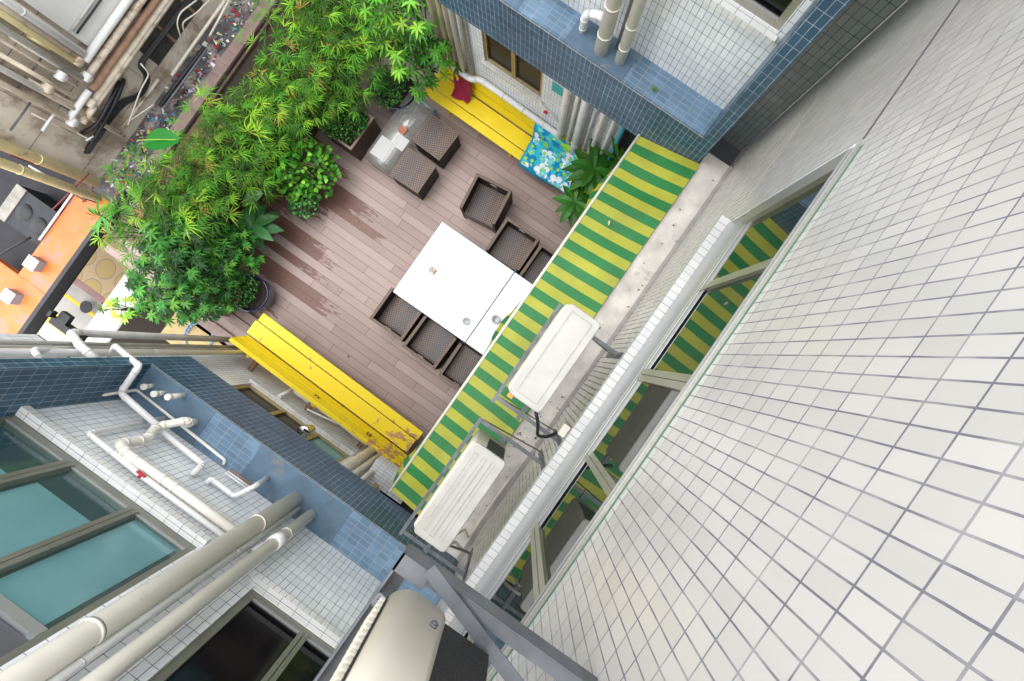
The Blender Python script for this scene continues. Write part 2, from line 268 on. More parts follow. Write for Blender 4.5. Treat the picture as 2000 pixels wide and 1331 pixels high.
def towel_mat():
    m = bpy.data.materials.new('floral_towel'); m.use_nodes = True; N = m.node_tree.nodes; L = m.node_tree.links; b = N['Principled BSDF']
    u = N.new('ShaderNodeUVMap')
    def flowers(scale, R0, pet, seed, th=.35):
        mp = N.new('ShaderNodeMapping'); mp.inputs['Location'].default_value = (seed, seed*.7, 0); L.new(u.outputs[0], mp.inputs[0])
        v = N.new('ShaderNodeTexVoronoi'); v.voronoi_dimensions = '2D'; v.inputs['Scale'].default_value = scale; v.inputs['Randomness'].default_value = .75; L.new(mp.outputs[0], v.inputs['Vector'])
        sb = N.new('ShaderNodeVectorMath'); sb.operation = 'SUBTRACT'; L.new(mp.outputs[0], sb.inputs[0]); L.new(v.outputs['Position'], sb.inputs[1])
        sp = N.new('ShaderNodeSeparateXYZ'); L.new(sb.outputs[0], sp.inputs[0])
        an = math_(N, L, 'ARCTAN2', sp.outputs[1], sp.outputs[0]); ln = N.new('ShaderNodeVectorMath'); ln.operation = 'LENGTH'; L.new(sb.outputs[0], ln.inputs[0])
        sc = N.new('ShaderNodeSeparateColor'); L.new(v.outputs['Color'], sc.inputs[0])
        cs = math_(N, L, 'ABSOLUTE', math_(N, L, 'COSINE', math_(N, L, 'ADD', math_(N, L, 'MULTIPLY', an, pet/2), math_(N, L, 'MULTIPLY', sc.outputs[1], 6))))
        rad = math_(N, L, 'MULTIPLY', math_(N, L, 'MULTIPLY_ADD', math_(N, L, 'POWER', cs, .5), .6, .4), R0)
        inside = math_(N, L, 'LESS_THAN', ln.outputs['Value'], rad)
        core = math_(N, L, 'LESS_THAN', ln.outputs['Value'], R0*.2)
        rim = math_(N, L, 'GREATER_THAN', ln.outputs['Value'], math_(N, L, 'MULTIPLY', rad, .9))
        on = math_(N, L, 'GREATER_THAN', sc.outputs[0], th)
        return math_(N, L, 'MULTIPLY', inside, on), core, rim, sc.outputs[2]
    def mixc(f, a, bb):
        x = N.new('ShaderNodeMix'); x.data_type = 'RGBA'
        if isinstance(f, float): x.inputs[0].default_value = f
        else: L.new(f, x.inputs[0])
        for i, q in ((6, a), (7, bb)):
            if isinstance(q, tuple): x.inputs[i].default_value = (*q, 1)
            else: L.new(q, x.inputs[i])
        return x.outputs[2]
    nb = N.new('ShaderNodeTexNoise'); nb.inputs['Scale'].default_value = 7; L.new(u.outputs[0], nb.inputs[0])
    base = mixc(math_(N, L, 'GREATER_THAN', nb.outputs[0], .5), (.0, .24, .48), (.03, .50, .62))
    nb2 = N.new('ShaderNodeTexNoise'); nb2.inputs['Scale'].default_value = 5.3; L.new(u.outputs[0], nb2.inputs[0])
    base = mixc(math_(N, L, 'GREATER_THAN', nb2.outputs[0], .6), base, (.30, .62, .04))
    f, c, r, _ = flowers(3.3, .15, 5, 1.3, .2); fc = mixc(c, mixc(r, (.80, .84, .9), (.15, .4, .6)), (.1, .5, .6)); base = mixc(f, base, fc)
    f, c, r, _ = flowers(6.2, .07, 5, 7.7, .45); fc = mixc(c, mixc(r, (.12, .62, .70), (.02, .25, .4)), (.6, .8, .1)); base = mixc(f, base, fc)
    f, c, r, _ = flowers(9, .035, 4, 3.1, .6); fc = mixc(c, (.30, .62, .03), (.8, .9, .2)); base = mixc(f, base, fc)
    sp = N.new('ShaderNodeSeparateXYZ'); L.new(u.outputs[0], sp.inputs[0])
    bd = math_(N, L, 'MAXIMUM', math_(N, L, 'LESS_THAN', sp.outputs[0], .035), math_(N, L, 'LESS_THAN', sp.outputs[1], .05))
    base = mixc(bd, base, (.0, .30, .50))
    L.new(base, b.inputs['Base Color']); b.inputs['Roughness'].default_value = .9
    return m
TOWEL = towel_mat()
def leaf_mat(name, rough=.4, tr=.35):
    m = bpy.data.materials.new(name); m.use_nodes = True; N = m.node_tree.nodes; L = m.node_tree.links; b = N['Principled BSDF']; out = N['Material Output']
    a = N.new('ShaderNodeAttribute'); a.attribute_name = 'Col'
    L.new(a.outputs['Color'], b.inputs['Base Color']); b.inputs['Roughness'].default_value = rough; b.inputs['Specular IOR Level'].default_value = .22
    t = N.new('ShaderNodeBsdfTranslucent'); L.new(a.outputs['Color'], t.inputs[0])
    mx = N.new('ShaderNodeMixShader'); mx.inputs[0].default_value = tr; L.new(b.outputs[0], mx.inputs[1]); L.new(t.outputs[0], mx.inputs[2]); L.new(mx.outputs[0], out.inputs[0])
    return m
LEAF = leaf_mat('leaf', .42, .15); LEAFG = leaf_mat('glossy_leaf', .33, .08)
def col_mat(name, rough=.6):
    m = bpy.data.materials.new(name); m.use_nodes = True; N = m.node_tree.nodes; L = m.node_tree.links; b = N['Principled BSDF']
    a = N.new('ShaderNodeAttribute'); a.attribute_name = 'Col'; L.new(a.outputs['Color'], b.inputs['Base Color']); b.inputs['Roughness'].default_value = rough
    return m
LITTER = col_mat('litter_scraps', .5)
def ybench_mat():
    m = bpy.data.materials.new('worn_yellow'); m.use_nodes = True; N = m.node_tree.nodes; L = m.node_tree.links; b = N['Principled BSDF']
    tc = N.new('ShaderNodeTexCoord'); n = N.new('ShaderNodeTexNoise'); n.inputs['Scale'].default_value = 6; n.inputs['Detail'].default_value = 10; n.inputs['Roughness'].default_value = .7; L.new(tc.outputs['Object'], n.inputs[0])
    n2 = N.new('ShaderNodeTexNoise'); n2.inputs['Scale'].default_value = 1.7; L.new(tc.outputs['Object'], n2.inputs[0])
    sp = N.new('ShaderNodeSeparateXYZ'); L.new(tc.outputs['Object'], sp.inputs[0])
    # paint is rubbed off most near one end
    k = N.new('ShaderNodeMapRange'); k.inputs[1].default_value = 2.2; k.inputs[2].default_value = 3.15; k.inputs[3].default_value = 0; k.inputs[4].default_value = .16; L.new(sp.outputs[0], k.inputs[0])
    s = math_(N, L, 'ADD', math_(N, L, 'ADD', n.outputs[0], math_(N, L, 'MULTIPLY', n2.outputs[0], .25)), k.outputs[0])
    f = N.new('ShaderNodeMapRange'); f.inputs[1].default_value = .785; f.inputs[2].default_value = .80; L.new(s, f.inputs[0])
    wood = N.new('ShaderNodeMix'); wood.data_type = 'RGBA'; n3 = N.new('ShaderNodeTexNoise'); n3.inputs['Scale'].default_value = 25; L.new(tc.outputs['Object'], n3.inputs[0]); L.new(n3.outputs[0], wood.inputs[0])
    wood.inputs[6].default_value = (.55, .36, .22, 1); wood.inputs[7].default_value = (.42, .17, .03, 1)
    mx = N.new('ShaderNodeMix'); mx.data_type = 'RGBA'; L.new(f.outputs[0], mx.inputs[0]); mx.inputs[6].default_value = (.84, .64, .012, 1); L.new(wood.outputs[2], mx.inputs[7])
    L.new(mx.outputs[2], b.inputs['Base Color']); b.inputs['Roughness'].default_value = .42
    return m
YWORN = ybench_mat()

# ------------------------------------------------------------------ mesh builder
class MB:
    def __init__(s): s.v = []; s.f = []; s.uv = []; s.m = []; s.c = []; s.sm = []
    def face(s, pts, uv=None, mi=0, c=None, smooth=False):
        i = len(s.v); s.v += [tuple(p) for p in pts]; s.f.append(tuple(range(i, i+len(pts)))); s.m.append(mi); s.sm.append(smooth)
        if uv is None:
            n = (Vector(pts[1])-Vector(pts[0])).cross(Vector(pts[2])-Vector(pts[0])); ax = max(range(3), key=lambda k: abs(n[k]))
            uv = [((p[1], p[2]) if ax == 0 else (p[0], p[2]) if ax == 1 else (p[1], p[0])) for p in pts]
        s.uv.append(uv); s.c.append(c)
        return s
    def box(s, a, b, mi=0, M=None):
        x0, y0, z0 = [min(a[k], b[k]) for k in range(3)]; x1, y1, z1 = [max(a[k], b[k]) for k in range(3)]
        P = [Vector(p) for p in ((x0,y0,z0),(x1,y0,z0),(x1,y1,z0),(x0,y1,z0),(x0,y0,z1),(x1,y0,z1),(x1,y1,z1),(x0,y1,z1))]
        base = len(s.v)
        Q = [M @ p for p in P] if M else P
        s.v += [tuple(q) for q in Q]
        for q in ((0,3,2,1),(4,5,6,7),(0,1,5,4),(1,2,6,5),(2,3,7,6),(3,0,4,7)):
            s.f.append(tuple(base+k for k in q)); s.m.append(mi); s.sm.append(False); s.c.append(None)
            pts = [P[k] for k in q]; n = (pts[1]-pts[0]).cross(pts[2]-pts[0]); ax = max(range(3), key=lambda k: abs(n[k]))
            s.uv.append([((p[1], p[2]) if ax == 0 else (p[0], p[2]) if ax == 1 else (p[1], p[0])) for p in pts])
        return s
    def bar(s, p, q, w, h, up=(0, 0, 1), mi=0):
        p, q = Vector(p), Vector(q); d = (q-p); L = d.length; d.normalize(); u = Vector(up)
        sd = d.cross(u)
        if sd.length < 1e-3: sd = d.cross(Vector((1, 0, 0)))
        sd.normalize(); uu = sd.cross(d).normalized()
        M = Matrix((( d.x, sd.x, uu.x, p.x), (d.y, sd.y, uu.y, p.y), (d.z, sd.z, uu.z, p.z), (0, 0, 0, 1)))
        return s.box((0, -w/2, -h/2), (L, w/2, h/2), mi, M)
    def angle(s, p, q, w=.04, t=.004, up=(0, 0, 1), flip=1):
        p, q = Vector(p), Vector(q); d = (q-p).normalized(); u = Vector(up); sd = d.cross(u).normalized()
        s.bar(p, q, w, t, up); off = sd*(w/2-t/2)*flip - u*(w/2+t/2+.0005)
        return s.bar(p+off, q+off, t, w, up)
    def loft(s, rings, closed=True, caps=True, mi=0, c=None, smooth=True):
        n = len(rings[0]); b = len(s.v)
        for r in rings: s.v += [tuple(p) for p in r]
        for i in range(len(rings)-1):
            for j in range(n if closed else n-1):
                k = (j+1) % n
                s.f.append((b+i*n+j, b+i*n+k, b+(i+1)*n+k, b+(i+1)*n+j)); s.m.append(mi); s.sm.append(smooth); s.c.append(c)
                s.uv.append([(j/n, i), ((j+1)/n, i), ((j+1)/n, i+1), (j/n, i+1)])
        if caps and closed:
            for base, rev in ((b, True), (b+(len(rings)-1)*n, False)):
                idx = [base+j for j in range(n)]
                if rev: idx.reverse()
                s.f.append(tuple(idx)); s.m.append(mi); s.sm.append(False); s.c.append(c); s.uv.append([(0, 0)]*n)
        return s
    def tube(s, pts, r, seg=14, bend=None, mi=0, c=None, caps=True, collars=False):
        pts = [Vector(p) for p in pts]
        if bend is None: bend = r*1.5
        path = [pts[0]]; corners = []
        for i in range(1, len(pts)-1):
            a, b, d = pts[i-1], pts[i], pts[i+1]; k = min(bend, (b-a).length*.45, (d-b).length*.45)
            p0 = b+(a-b).normalized()*k; p1 = b+(d-b).normalized()*k; corners.append((p0, p1, a, d))
            for t in range(6):
                t /= 5; path.append(p0*(1-t)**2 + b*2*t*(1-t) + p1*t*t)
        path.append(pts[-1])
        rings = []; prev = None
        rr = r if isinstance(r, (list, tuple)) else None
        for i, p in enumerate(path):
            d = (path[min(i+1, len(path)-1)] - path[max(i-1, 0)]).normalized()
            if prev is None:
                n = d.cross(Vector((0, 0, 1)))
                if n.length < .1: n = d.cross(Vector((1, 0, 0)))
                n.normalize()
            else: n = (prev - d*prev.dot(d)).normalized()
            prev = n; bn = d.cross(n); q = r
            rings.append([p + (n*math.cos(2*math.pi*j/seg)+bn*math.sin(2*math.pi*j/seg))*q for j in range(seg)])
        s.loft(rings, mi=mi, c=c, caps=caps)
        if collars:
            for p0, p1, a, d in corners:
                for q, o in ((p0, a), (p1, d)):
                    dr = (o-q).normalized(); s.tube([q, q+dr*r*.7], r*1.09, seg, mi=mi)
        return s
    def cyl(s, p, q, r, seg=16, mi=0, c=None): return s.tube([p, q], r, seg, mi=mi, c=c)
    def lathe(s, prof, o=(0, 0, 0), seg=28, mi=0, caps=False):
        rings = [[Vector((o[0]+r*math.cos(2*math.pi*j/seg), o[1]+r*math.sin(2*math.pi*j/seg), o[2]+z)) for j in range(seg)] for r, z in prof]
        return s.loft(rings, caps=caps, mi=mi)
    def rbox(s, a, b, r, mi=0, seg=5):
        """box with rounded vertical edges"""
        x0, y0, z0 = a; x1, y1, z1 = b; out = []
        for cx, cy, a0 in ((x1-r, y1-r, 0), (x0+r, y1-r, 90), (x0+r, y0+r, 180), (x1-r, y0+r, 270)):
            for k in range(seg+1):
                t = R(a0+90*k/seg); out.append((cx+r*math.cos(t), cy+r*math.sin(t)))
        e = min(r*.3, .012)
        def ring(z, ins): 
            mx, my = (x0+x1)/2, (y0+y1)/2; sx = 1-2*ins/(x1-x0); sy = 1-2*ins/(y1-y0)
            return [Vector((mx+(x-mx)*sx, my+(y-my)*sy, z)) for x, y in out]
        return s.loft([ring(z0, 0), ring(z1-e, 0), ring(z1-e*.3, e*.3), ring(z1, e)], mi=mi)
    def leaf(s, base, d, n, L, w, seg=2, droop=.3, fold=.25, c=(.1, .3, .05), shape=1.0):
        d = d.normalized(); sd = d.cross(n)
        if sd.length < 1e-3: sd = d.cross(Vector((0.3, .9, .1)))
        sd.normalize(); n = sd.cross(d).normalized()
        b = len(s.v); K = seg+1
        for i in range(K):
            t = i/seg; wi = w*.5*max(.04, math.sin(math.pi*min(1, (t*.93+.05))**shape)); p = base + d*(L*t) + Vector((0, 0, -droop*L*t*t))
            s.v += [tuple(p-sd*wi+n*(wi*fold)), tuple(p), tuple(p+sd*wi+n*(wi*fold))]
        for i in range(seg):
            a = b+3*i
            for q in ((a, a+1, a+4, a+3), (a+1, a+2, a+5, a+4)):
                s.f.append(q); s.m.append(0); s.sm.append(False); s.c.append(c); s.uv.append([(0, 0)]*4)
        return s
    def build(s, name, m, parent=None, bevel=0):
        off = parent.matrix_world.translation if parent and parent.type == 'EMPTY' and False else Vector((0, 0, 0))
        if parent is not None:
            off = Vector(parent.get('_o', (0, 0, 0)))
        me = bpy.data.meshes.new(name)
        me.from_pydata([(v[0]-off[0], v[1]-off[1], v[2]-off[2]) for v in s.v], [], s.f)
        ms = m if isinstance(m, (list, tuple)) else [m]
        for q in ms: me.materials.append(q)
        ul = me.uv_layers.new(name='UVMap'); flat = []
        for u in s.uv:
            for a in u: flat += [a[0], a[1]]
        ul.data.foreach_set('uv', flat)
        me.polygons.foreach_set('material_index', s.m); me.polygons.foreach_set('use_smooth', s.sm)
        if any(c is not None for c in s.c):
            ca = me.color_attributes.new('Col', 'FLOAT_COLOR', 'CORNER'); fl = []
            for f, c in zip(s.f, s.c):
                c = c or (.5, .5, .5)
                for _ in f: fl += [c[0], c[1], c[2], 1]
            ca.data.foreach_set('color', fl)
        me.update()
        o = bpy.data.objects.new(name, me); col.objects.link(o)
        if parent is not None:
            o.parent = parent; o['_o'] = tuple(parent.get('_o', (0, 0, 0)))
        if bevel:
            b = o.modifiers.new('bevel', 'BEVEL'); b.width = bevel; b.segments = 2; b.limit_method = 'ANGLE'
        return o
def tag(o, label=None, cat=None, group=None, kind=None):
    if label: o['label'] = label
    if cat: o['category'] = cat
    if group: o['group'] = group
    if kind: o['kind'] = kind
    return o
def thing(name, label, cat, loc=(0, 0, 0), group=None):
    o = bpy.data.objects.new(name, None); col.objects.link(o); o.location = loc; o['_o'] = tuple(loc); o.empty_display_size = .1
    return tag(o, label, cat, group)
def copy_tree(o, parent=None):
    c = o.copy(); col.objects.link(c); c.parent = parent
    for ch in list(o.children): copy_tree(ch, c)
    return c
def struct(name, mb, m): return tag(mb.build(name, m), kind='structure')
def B(a, b): return MB().box(a, b)

def wall(mb, axis, k, u0, u1, z0, z1, holes=(), mi=0):
    """tiled wall sheet with openings; axis 0 -> plane x=k (u=y), axis 1 -> plane y=k (u=x)"""
    us = sorted({u0, u1, *[h[i] for h in holes for i in (0, 1)]}); zs = sorted({z0, z1, *[h[i] for h in holes for i in (2, 3)]})
    us = [u for u in us if u0 <= u <= u1]; zs = [z for z in zs if z0 <= z <= z1]
    for i in range(len(us)-1):
        for j in range(len(zs)-1):
            cu, cz = (us[i]+us[i+1])/2, (zs[j]+zs[j+1])/2
            if any(h[0] < cu < h[1] and h[2] < cz < h[3] for h in holes): continue
            q = [(us[i], zs[j]), (us[i+1], zs[j]), (us[i+1], zs[j+1]), (us[i], zs[j+1])]
            mb.face([(k, a, b) if axis == 0 else (a, k, b) for a, b in q], mi=mi)
    return mb
TOP = 8.7

# ================================================================== SETTING
struct('street', MB().face([(-60, -60, -4), (60, -60, -4), (60, 60, -4), (-60, 60, -4)]), mat('asphalt', (.46, .44, .40), .85, var=.15, vs=2, bump=.3))
YLINE = mat('road_paint', (.80, .58, .02), .6, var=.12, vs=12)
struct('road_marking', MB().box((-12.5, -6.42, -3.999), (-5, -6.10, -3.996)).box((-12.5, -5.62, -3.999), (-5, -5.53, -3.996)).box((-12.5, -7.6, -3.999), (-5, -7.2, -3.996)), YLINE)
def pave_mat():
    m = bpy.data.materials.new('pavement_tiles'); m.use_nodes = True; N = m.node_tree.nodes; L = m.node_tree.links; b = N['Principled BSDF']
    tc = N.new('ShaderNodeTexCoord'); v = N.new('ShaderNodeTexVoronoi'); v.voronoi_dimensions = '2D'; v.inputs['Scale'].default_value = 1.6; v.inputs['Randomness'].default_value = 0; L.new(tc.outputs['Object'], v.inputs['Vector'])
    r = N.new('ShaderNodeValToRGB'); L.new(v.outputs['Distance'], r.inputs[0]); r.color_ramp.interpolation = 'CONSTANT'
    e = r.color_ramp.elements; e[0].color = (.62, .44, .18, 1); e[1].position = .40; e[1].color = (.30, .27, .24, 1); k = e.new(.43); k.color = (.66, .47, .27, 1)
    L.new(r.outputs[0], b.inputs['Base Color']); b.inputs['Roughness'].default_value = .8; return m
struct('pavement', MB().box((-14, -5.0, -4.0), (-4, -1.0, -3.88)), pave_mat())
struct('pavement_kerb', MB().box((-14, -5.16, -4.0), (-4, -5.003, -3.875)), mat('kerb_pink', (.42, .25, .24), .8, var=.1))
struct('deck', MB().box((-7.06, -2.74, -.12), (.655, 3.19, 0)), DECK)
struct('service_yard_floor', MB().box((-5.45, -3.45, -.4), (-3.0, -2.76, -.13)), TAN)
struct('podium', MB().box((-6.6, -2.93, -3.99), (.6, 6, -.13)).box((-6.75, -3.43, -3.99), (-3.0, -2.95, -1.6)), mat('podium_wall', (.09, .075, .07), .8, var=.2))

# ================================================================== EAST TOWER (the tall wall beside the camera)
WX = .66
eb = thing('apartment_building', 'tall white tiled wall filling the right of the photo', 'building', (WX, 0, 0))
WIN = (-2.25, 1.48, 5.23, 6.44)
DOORS = [(-2.0, 2.6, 0, 2.3)]
WTL = tile('lower_white_tile', (.62, .60, .55), (.57, .555, .51), (.06, .06, .07), ms=.004, var=.12, streak=.03)
wall(MB(), 0, WX, -9, 9, 5.23, TOP, [WIN]).build('wall', WT, eb)
wall(MB(), 0, WX, -9, 9, -4, 5.23, DOORS).build('lower_wall', WTL, eb)
m = MB()   # reveals of the window opening
x1 = WX+.1
m.box((WX-.018, WIN[1]+.001, 5.235), (WX-.0005, WIN[1]+.022, 6.40))
m.face([(WX, WIN[1], WIN[2]), (WX, WIN[1], WIN[3]), (x1, WIN[1], WIN[3]), (x1, WIN[1], WIN[2])])
m.face([(WX, WIN[0], WIN[2]), (x1, WIN[0], WIN[2]), (x1, WIN[0], WIN[3]), (WX, WIN[0], WIN[3])])
m.face([(WX, WIN[0], WIN[3]), (WX, WIN[1], WIN[3]), (x1, WIN[1], WIN[3]), (x1, WIN[0], WIN[3])])
m.build('window_reveal', WT3, eb)
MB().box((.573, WIN[0]-.05, 5.17), (.657, WIN[1]+.02, 5.23)).build('window_sill', WT4, eb)
MB().box((WX-.004, 1.535, 6.40), (WX+.01, 2.9, 6.412)).build('movement_joint', mat('joint', (.10, .09, .10), .8), eb)
MB().box((WX-.003, WIN[0], 6.434), (WX+.004, WIN[1]+.004, 6.443)).build('window_head_trim', mat('seal_green', (.05, .16, .12), .6), eb)
# the window: frame, rails, mullions and one pane per bay
zb, zt = WIN[2], WIN[3]
ya_, yb_ = WIN[0], WIN[1]
fr = MB()
fr.loft([[Vector((.636, y, zb+.001)), Vector((.72, y, zb+.001)), Vector((.72, y, zb+.30)), Vector((.662, y, zb+.30))] for y in (yb_, ya_)], smooth=False); fr.box((.646, ya_, zt-.060), (.72, yb_, zt-.007))
fr.box((.640, yb_-.10, zb+.3005), (.71, yb_, zt-.0605)); fr.box((.640, ya_, zb+.3005), (.71, ya_+.045, zt-.0605))
win = fr.build('window', ALU, eb)
muls = [(1.48, 0), (.93, 1), (.30, 2), (-.26, 1), (-.79, 2), (-1.40, 1), (-2.25, 0)]
for y, k in muls:
    if k == 2: MB().box((.654, y-.040, zb+.3005), (.700, y-.003, zt-.0605)).box((.654, y+.003, zb+.3005), (.700, y+.040, zt-.0605)).box((.662, y-.0029, zb+.3005), (.69, y+.0029, zt-.0605)).build('mullion', ALU, win)
    if k == 1: MB().box((.656, y-.030, zb+.3005), (.684, y+.001, zt-.0605)).box((.664, y+.002, zb+.3005), (.695, y+.032, zt-.0605)).build('mullion', ALU, win)
tr_ = MB()
tr_.box((.655, ya_+.05, zb+.3005), (.659, yb_-.05, zb+.325)); tr_.box((.663, ya_+.05, zb+.3005), (.667, yb_-.05, zb+.385))
tr_.box((.640, ya_+.001, zt-.022), (.6455, yb_-.001, zt-.014)); tr_.box((.639, ya_+.001, zt-.058), (.6455, yb_-.001, zt-.050))
tr_.build('track', ALUW, win)
MB().loft([[Vector((.6345, y, zb+.03)), Vector((.6365, y, zb+.03)), Vector((.6585, y, zb+.26)), Vector((.6565, y, zb+.26))] for y in (yb_-.02, ya_+.02)], smooth=False).build('lower_panel', ALUW, win)
ends = [m_[0] for m_ in muls]
for a, b in zip(ends[1:], ends[:-1]):
    xo = .668 if a in (.93, -.26, -1.40) else .676
    MB().box((xo, a+.003, zb+.302), (xo+.006, b-.003, zt-.062)).build('pane', GL, win)
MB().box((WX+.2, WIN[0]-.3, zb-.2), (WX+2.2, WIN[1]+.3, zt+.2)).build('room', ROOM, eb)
# ground floor opening under the awning
MB().box((WX+.05, -2.0, 0), (WX+.1, 2.6, 2.3)).build('shopfront', GLB, eb)
MB().box((.388, -4.2, 3.66), (WX-.002, 2.60, 3.80)).build('canopy_slab', CONC, eb, bevel=.006)
MB().box((WX-.035, -4.2, 3.802), (WX-.002, 2.595, 3.818)).build('slab_flashing', mat('flashing', (.30, .28, .26), .6, var=.2), eb)
# leaf and droppings litter on the slab
m = MB(); rr = random.Random(3)
for k in range(46):
    y = rr.choice([rr.uniform(-.75, -.1), rr.uniform(-1.5, -.6), rr.uniform(.3, 2.4)]); x = rr.uniform(.43, .62)
    c = rr.choice([(.02, .015, .012), (.10, .06, .03), (.2, .17, .14)])
    m.leaf(Vector((x, y, 3.806+rr.uniform(0, .004))), Vector((rr.uniform(-1, 1), rr.uniform(-1, 1), .1)), Vector((0, 0, 1)), rr.uniform(.012, .035), rr.uniform(.006, .016), c=c, droop=-.1, fold=.8)
tag(m.build('dead_leaves', LITTER), 'dark dead leaves scattered on the pale canopy slab', 'leaves', kind='stuff')

# ================================================================== NORTH WING (top of the photo)
nb = thing('building_wing', 'blue and white tiled wing at the top, above the bench with the towels', 'building', (-1.2, 3.2, 0))
NW = (-1.35, .19, 5.16, 6.6)
FZ0, FZ1 = 3.6, 4.2
wall(MB(), 1, 2.75, -2.7, .242, FZ1, TOP, [NW]).build('wall', WT2, nb)
m = MB(); wall(m, 1, 2.9, .30, WX-.002, FZ0, TOP); m.face([(.30, 2.45, FZ1), (.30, 2.9, FZ1), (.30, 2.9, TOP), (.30, 2.45, TOP)]); m.build('recess_wall', GT, nb)
LW = [(-2.86, -1.86, 1.42, 2.75)]
m = MB(); wall(m, 1, 3.2, -3.5, WX-.003, -.1, FZ0, LW+[(-.55, .3, 0, 2.2)]); m.build('lower_wall', WT2, nb)
MB().box((-2.70, 2.505, FZ0-.02), (WX-.003, 3.3, FZ0)).build('soffit', mat('soffit', (.07, .075, .08), .8), nb)
MB().box((-2.72, 2.45, FZ0-.03), (.36, 2.4615, FZ1+.004)).box((-2.72, 2.4616, FZ0-.03), (.36, 2.50, FZ0+.02)).build('fascia', BT, nb)
MB().box((.24, 2.45, FZ1+.005), (.36, 2.74, TOP)).build('fin', BT, nb)
for q in ((-4, -1.75), (-1.25, -.63)): MB().box((q[0], 2.462, FZ1-.02), (q[1], 2.75, FZ1+.001)).build('painted_ledge', BPAINT, nb)
for q in ((-1.748, -1.252), (-.628, .238)): MB().box((q[0], 2.462, FZ1-.02), (q[1], 2.75, FZ1)).build('tiled_ledge', BT2, nb)
MB().box((-2.72, 2.446, FZ1-.004), (.24, 2.4495, FZ1+.006)).build('ledge_edge', mat('edge_grout', (.30, .28, .25), .9, var=.2, vs=20), nb)
wall(MB(), 1, 2.76, -5.5, -2.72, FZ1, TOP).build('end_wall', WT2, nb)
MB().face([(-3.5, 3.2, -.1), (-3.5, 9, -.1), (-3.5, 9, FZ0), (-3.5, 3.2, FZ0)]).build('side_wall', WT2, nb)
def win_y(bld, x0, x1, z0, z1, y, s, mulls, frame, panemats, sill=True, trans=None, depth=.1, fw=.05):
    """window in a wall y = const; s = +1 when the room lies at larger y"""
    f = MB(); ya, yb = y+s*.03, y+s*depth
    f.box((x0, ya, z0), (x1, yb, z0+fw)); f.box((x0, ya, z1-fw), (x1, yb, z1)); f.box((x0, ya, z0+fw), (x0+fw, yb, z1-fw)); f.box((x1-fw, ya, z0+fw), (x1, yb, z1-fw))
    o = f.build('window', frame, bld)
    mm = MB()
    for q in mulls: mm.box((q-.034, ya-s*.004, z0+fw+.001), (q-.003, yb-s*.004, z1-fw-.001)); mm.box((q+.003, ya-s*.007, z0+fw+.001), (q+.034, yb-s*.007, z1-fw-.001)); mm.box((q-.0029, ya+s*.02, z0+fw+.001), (q+.0029, yb-s*.01, z1-fw-.001))
    if trans: 
        tm = MB()
        for t in trans: tm.box((x0+fw+.001, ya-s*.002, t-.03), (x1-fw-.001, yb-s*.006, t+.03))
    if mulls: mm.build('mullion', frame, o)
    if trans: tm.build('transom', ALUW, o)
    ed = MB()
    ed.box((x0+fw, ya+s*.008, z0+fw+.0005), (x1-fw, ya+s*.014, z0+fw+.02)); ed.build('glazing_bead', ALUW, o)
    xs = [x0]+list(mulls)+[x1]
    for i in range(len(xs)-1):
        MB().box((xs[i]+.02, y+s*.066, z0+.02), (xs[i+1]-.02, y+s*.071, z1-.02)).build('pane', panemats[i % len(panemats)], o)
    rv = MB()
    rv.face([(x0, y, z0), (x0, yb, z0), (x0, yb, z1), (x0, y, z1)]); rv.face([(x1, y, z0), (x1, y, z1), (x1, yb, z1), (x1, yb, z0)]); rv.face([(x0, y, z1), (x0, yb, z1), (x1, yb, z1), (x1, y, z1)])
    rv.build('window_reveal', WT3, bld)
    if sill: MB().box((x0-.05, y-s*.045, z0-.06), (x1+.02, y+s*.028, z0-.002)).build('window_sill', WT3, bld)
    return o
win_y(nb, *NW, 2.75, 1, (-.55,), ALU, [GLB])
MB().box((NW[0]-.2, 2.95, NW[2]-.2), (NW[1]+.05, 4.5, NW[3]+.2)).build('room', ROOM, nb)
win_y(nb, -2.86, -1.86, 1.42, 2.75, 3.2, 1, (-2.36,), BRZ, [GLM], fw=.045)
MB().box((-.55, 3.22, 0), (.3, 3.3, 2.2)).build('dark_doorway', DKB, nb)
MB().box((-1.70, 3.19, 1.86), (-1.53, 3.198, 2.06)).build('green_plate', TEAL, nb)

# ================================================================== SOUTH WING (lower left of the photo)
sb = thing('building_wing', 'blue and white tiled wing at lower left, with teal frosted windows', 'building', (-1.2, -2.75, 0))
SY = -2.31
SW = (-2.62, -1.02, 5.13, 7.6); SE = (-.56, .60, 5.13, 7.6)
wall(MB(), 1, SY, -2.592, WX-.002, FZ1, TOP, [SW, SE]).build('wall', WT2, sb)
wall(MB(), 1, -2.65, -4.1, -2.69, FZ0, TOP).build('end_wall', WT2, sb)
LS = (-3.10, -1.20, 1.03, 2.3)
m = MB(); wall(m, 1, -2.75, -4.1, WX-.003, -.1, FZ0, [LS, (-.5, .62, 0, 2.2)]); m.build('lower_wall', WT2, sb)
MB().face([(-4.1, -2.75, -4), (-4.1, -9, -4), (-4.1, -9, TOP), (-4.1, -2.75, TOP)]).face([(-4.1, -2.75, FZ0), (-4.1, -2.65, FZ0), (-4.1, -2.65, TOP), (-4.1, -2.75, TOP)]).build('side_wall', WT2, sb)
MB().box((-2.69, -1.995, FZ0-.02), (WX-.003, -2.75, FZ0)).box((-4.1, -2.651, FZ0-.02), (-2.6905, -2.75, FZ0)).build('soffit', MATS['soffit'], sb)
MB().box((-2.70, -1.94, FZ0-.03), (WX-.003, -1.9515, FZ1+.004)).box((-2.70, -1.9516, FZ0-.03), (WX-.003, -1.99, FZ0+.02)).build('fascia', BT, sb)
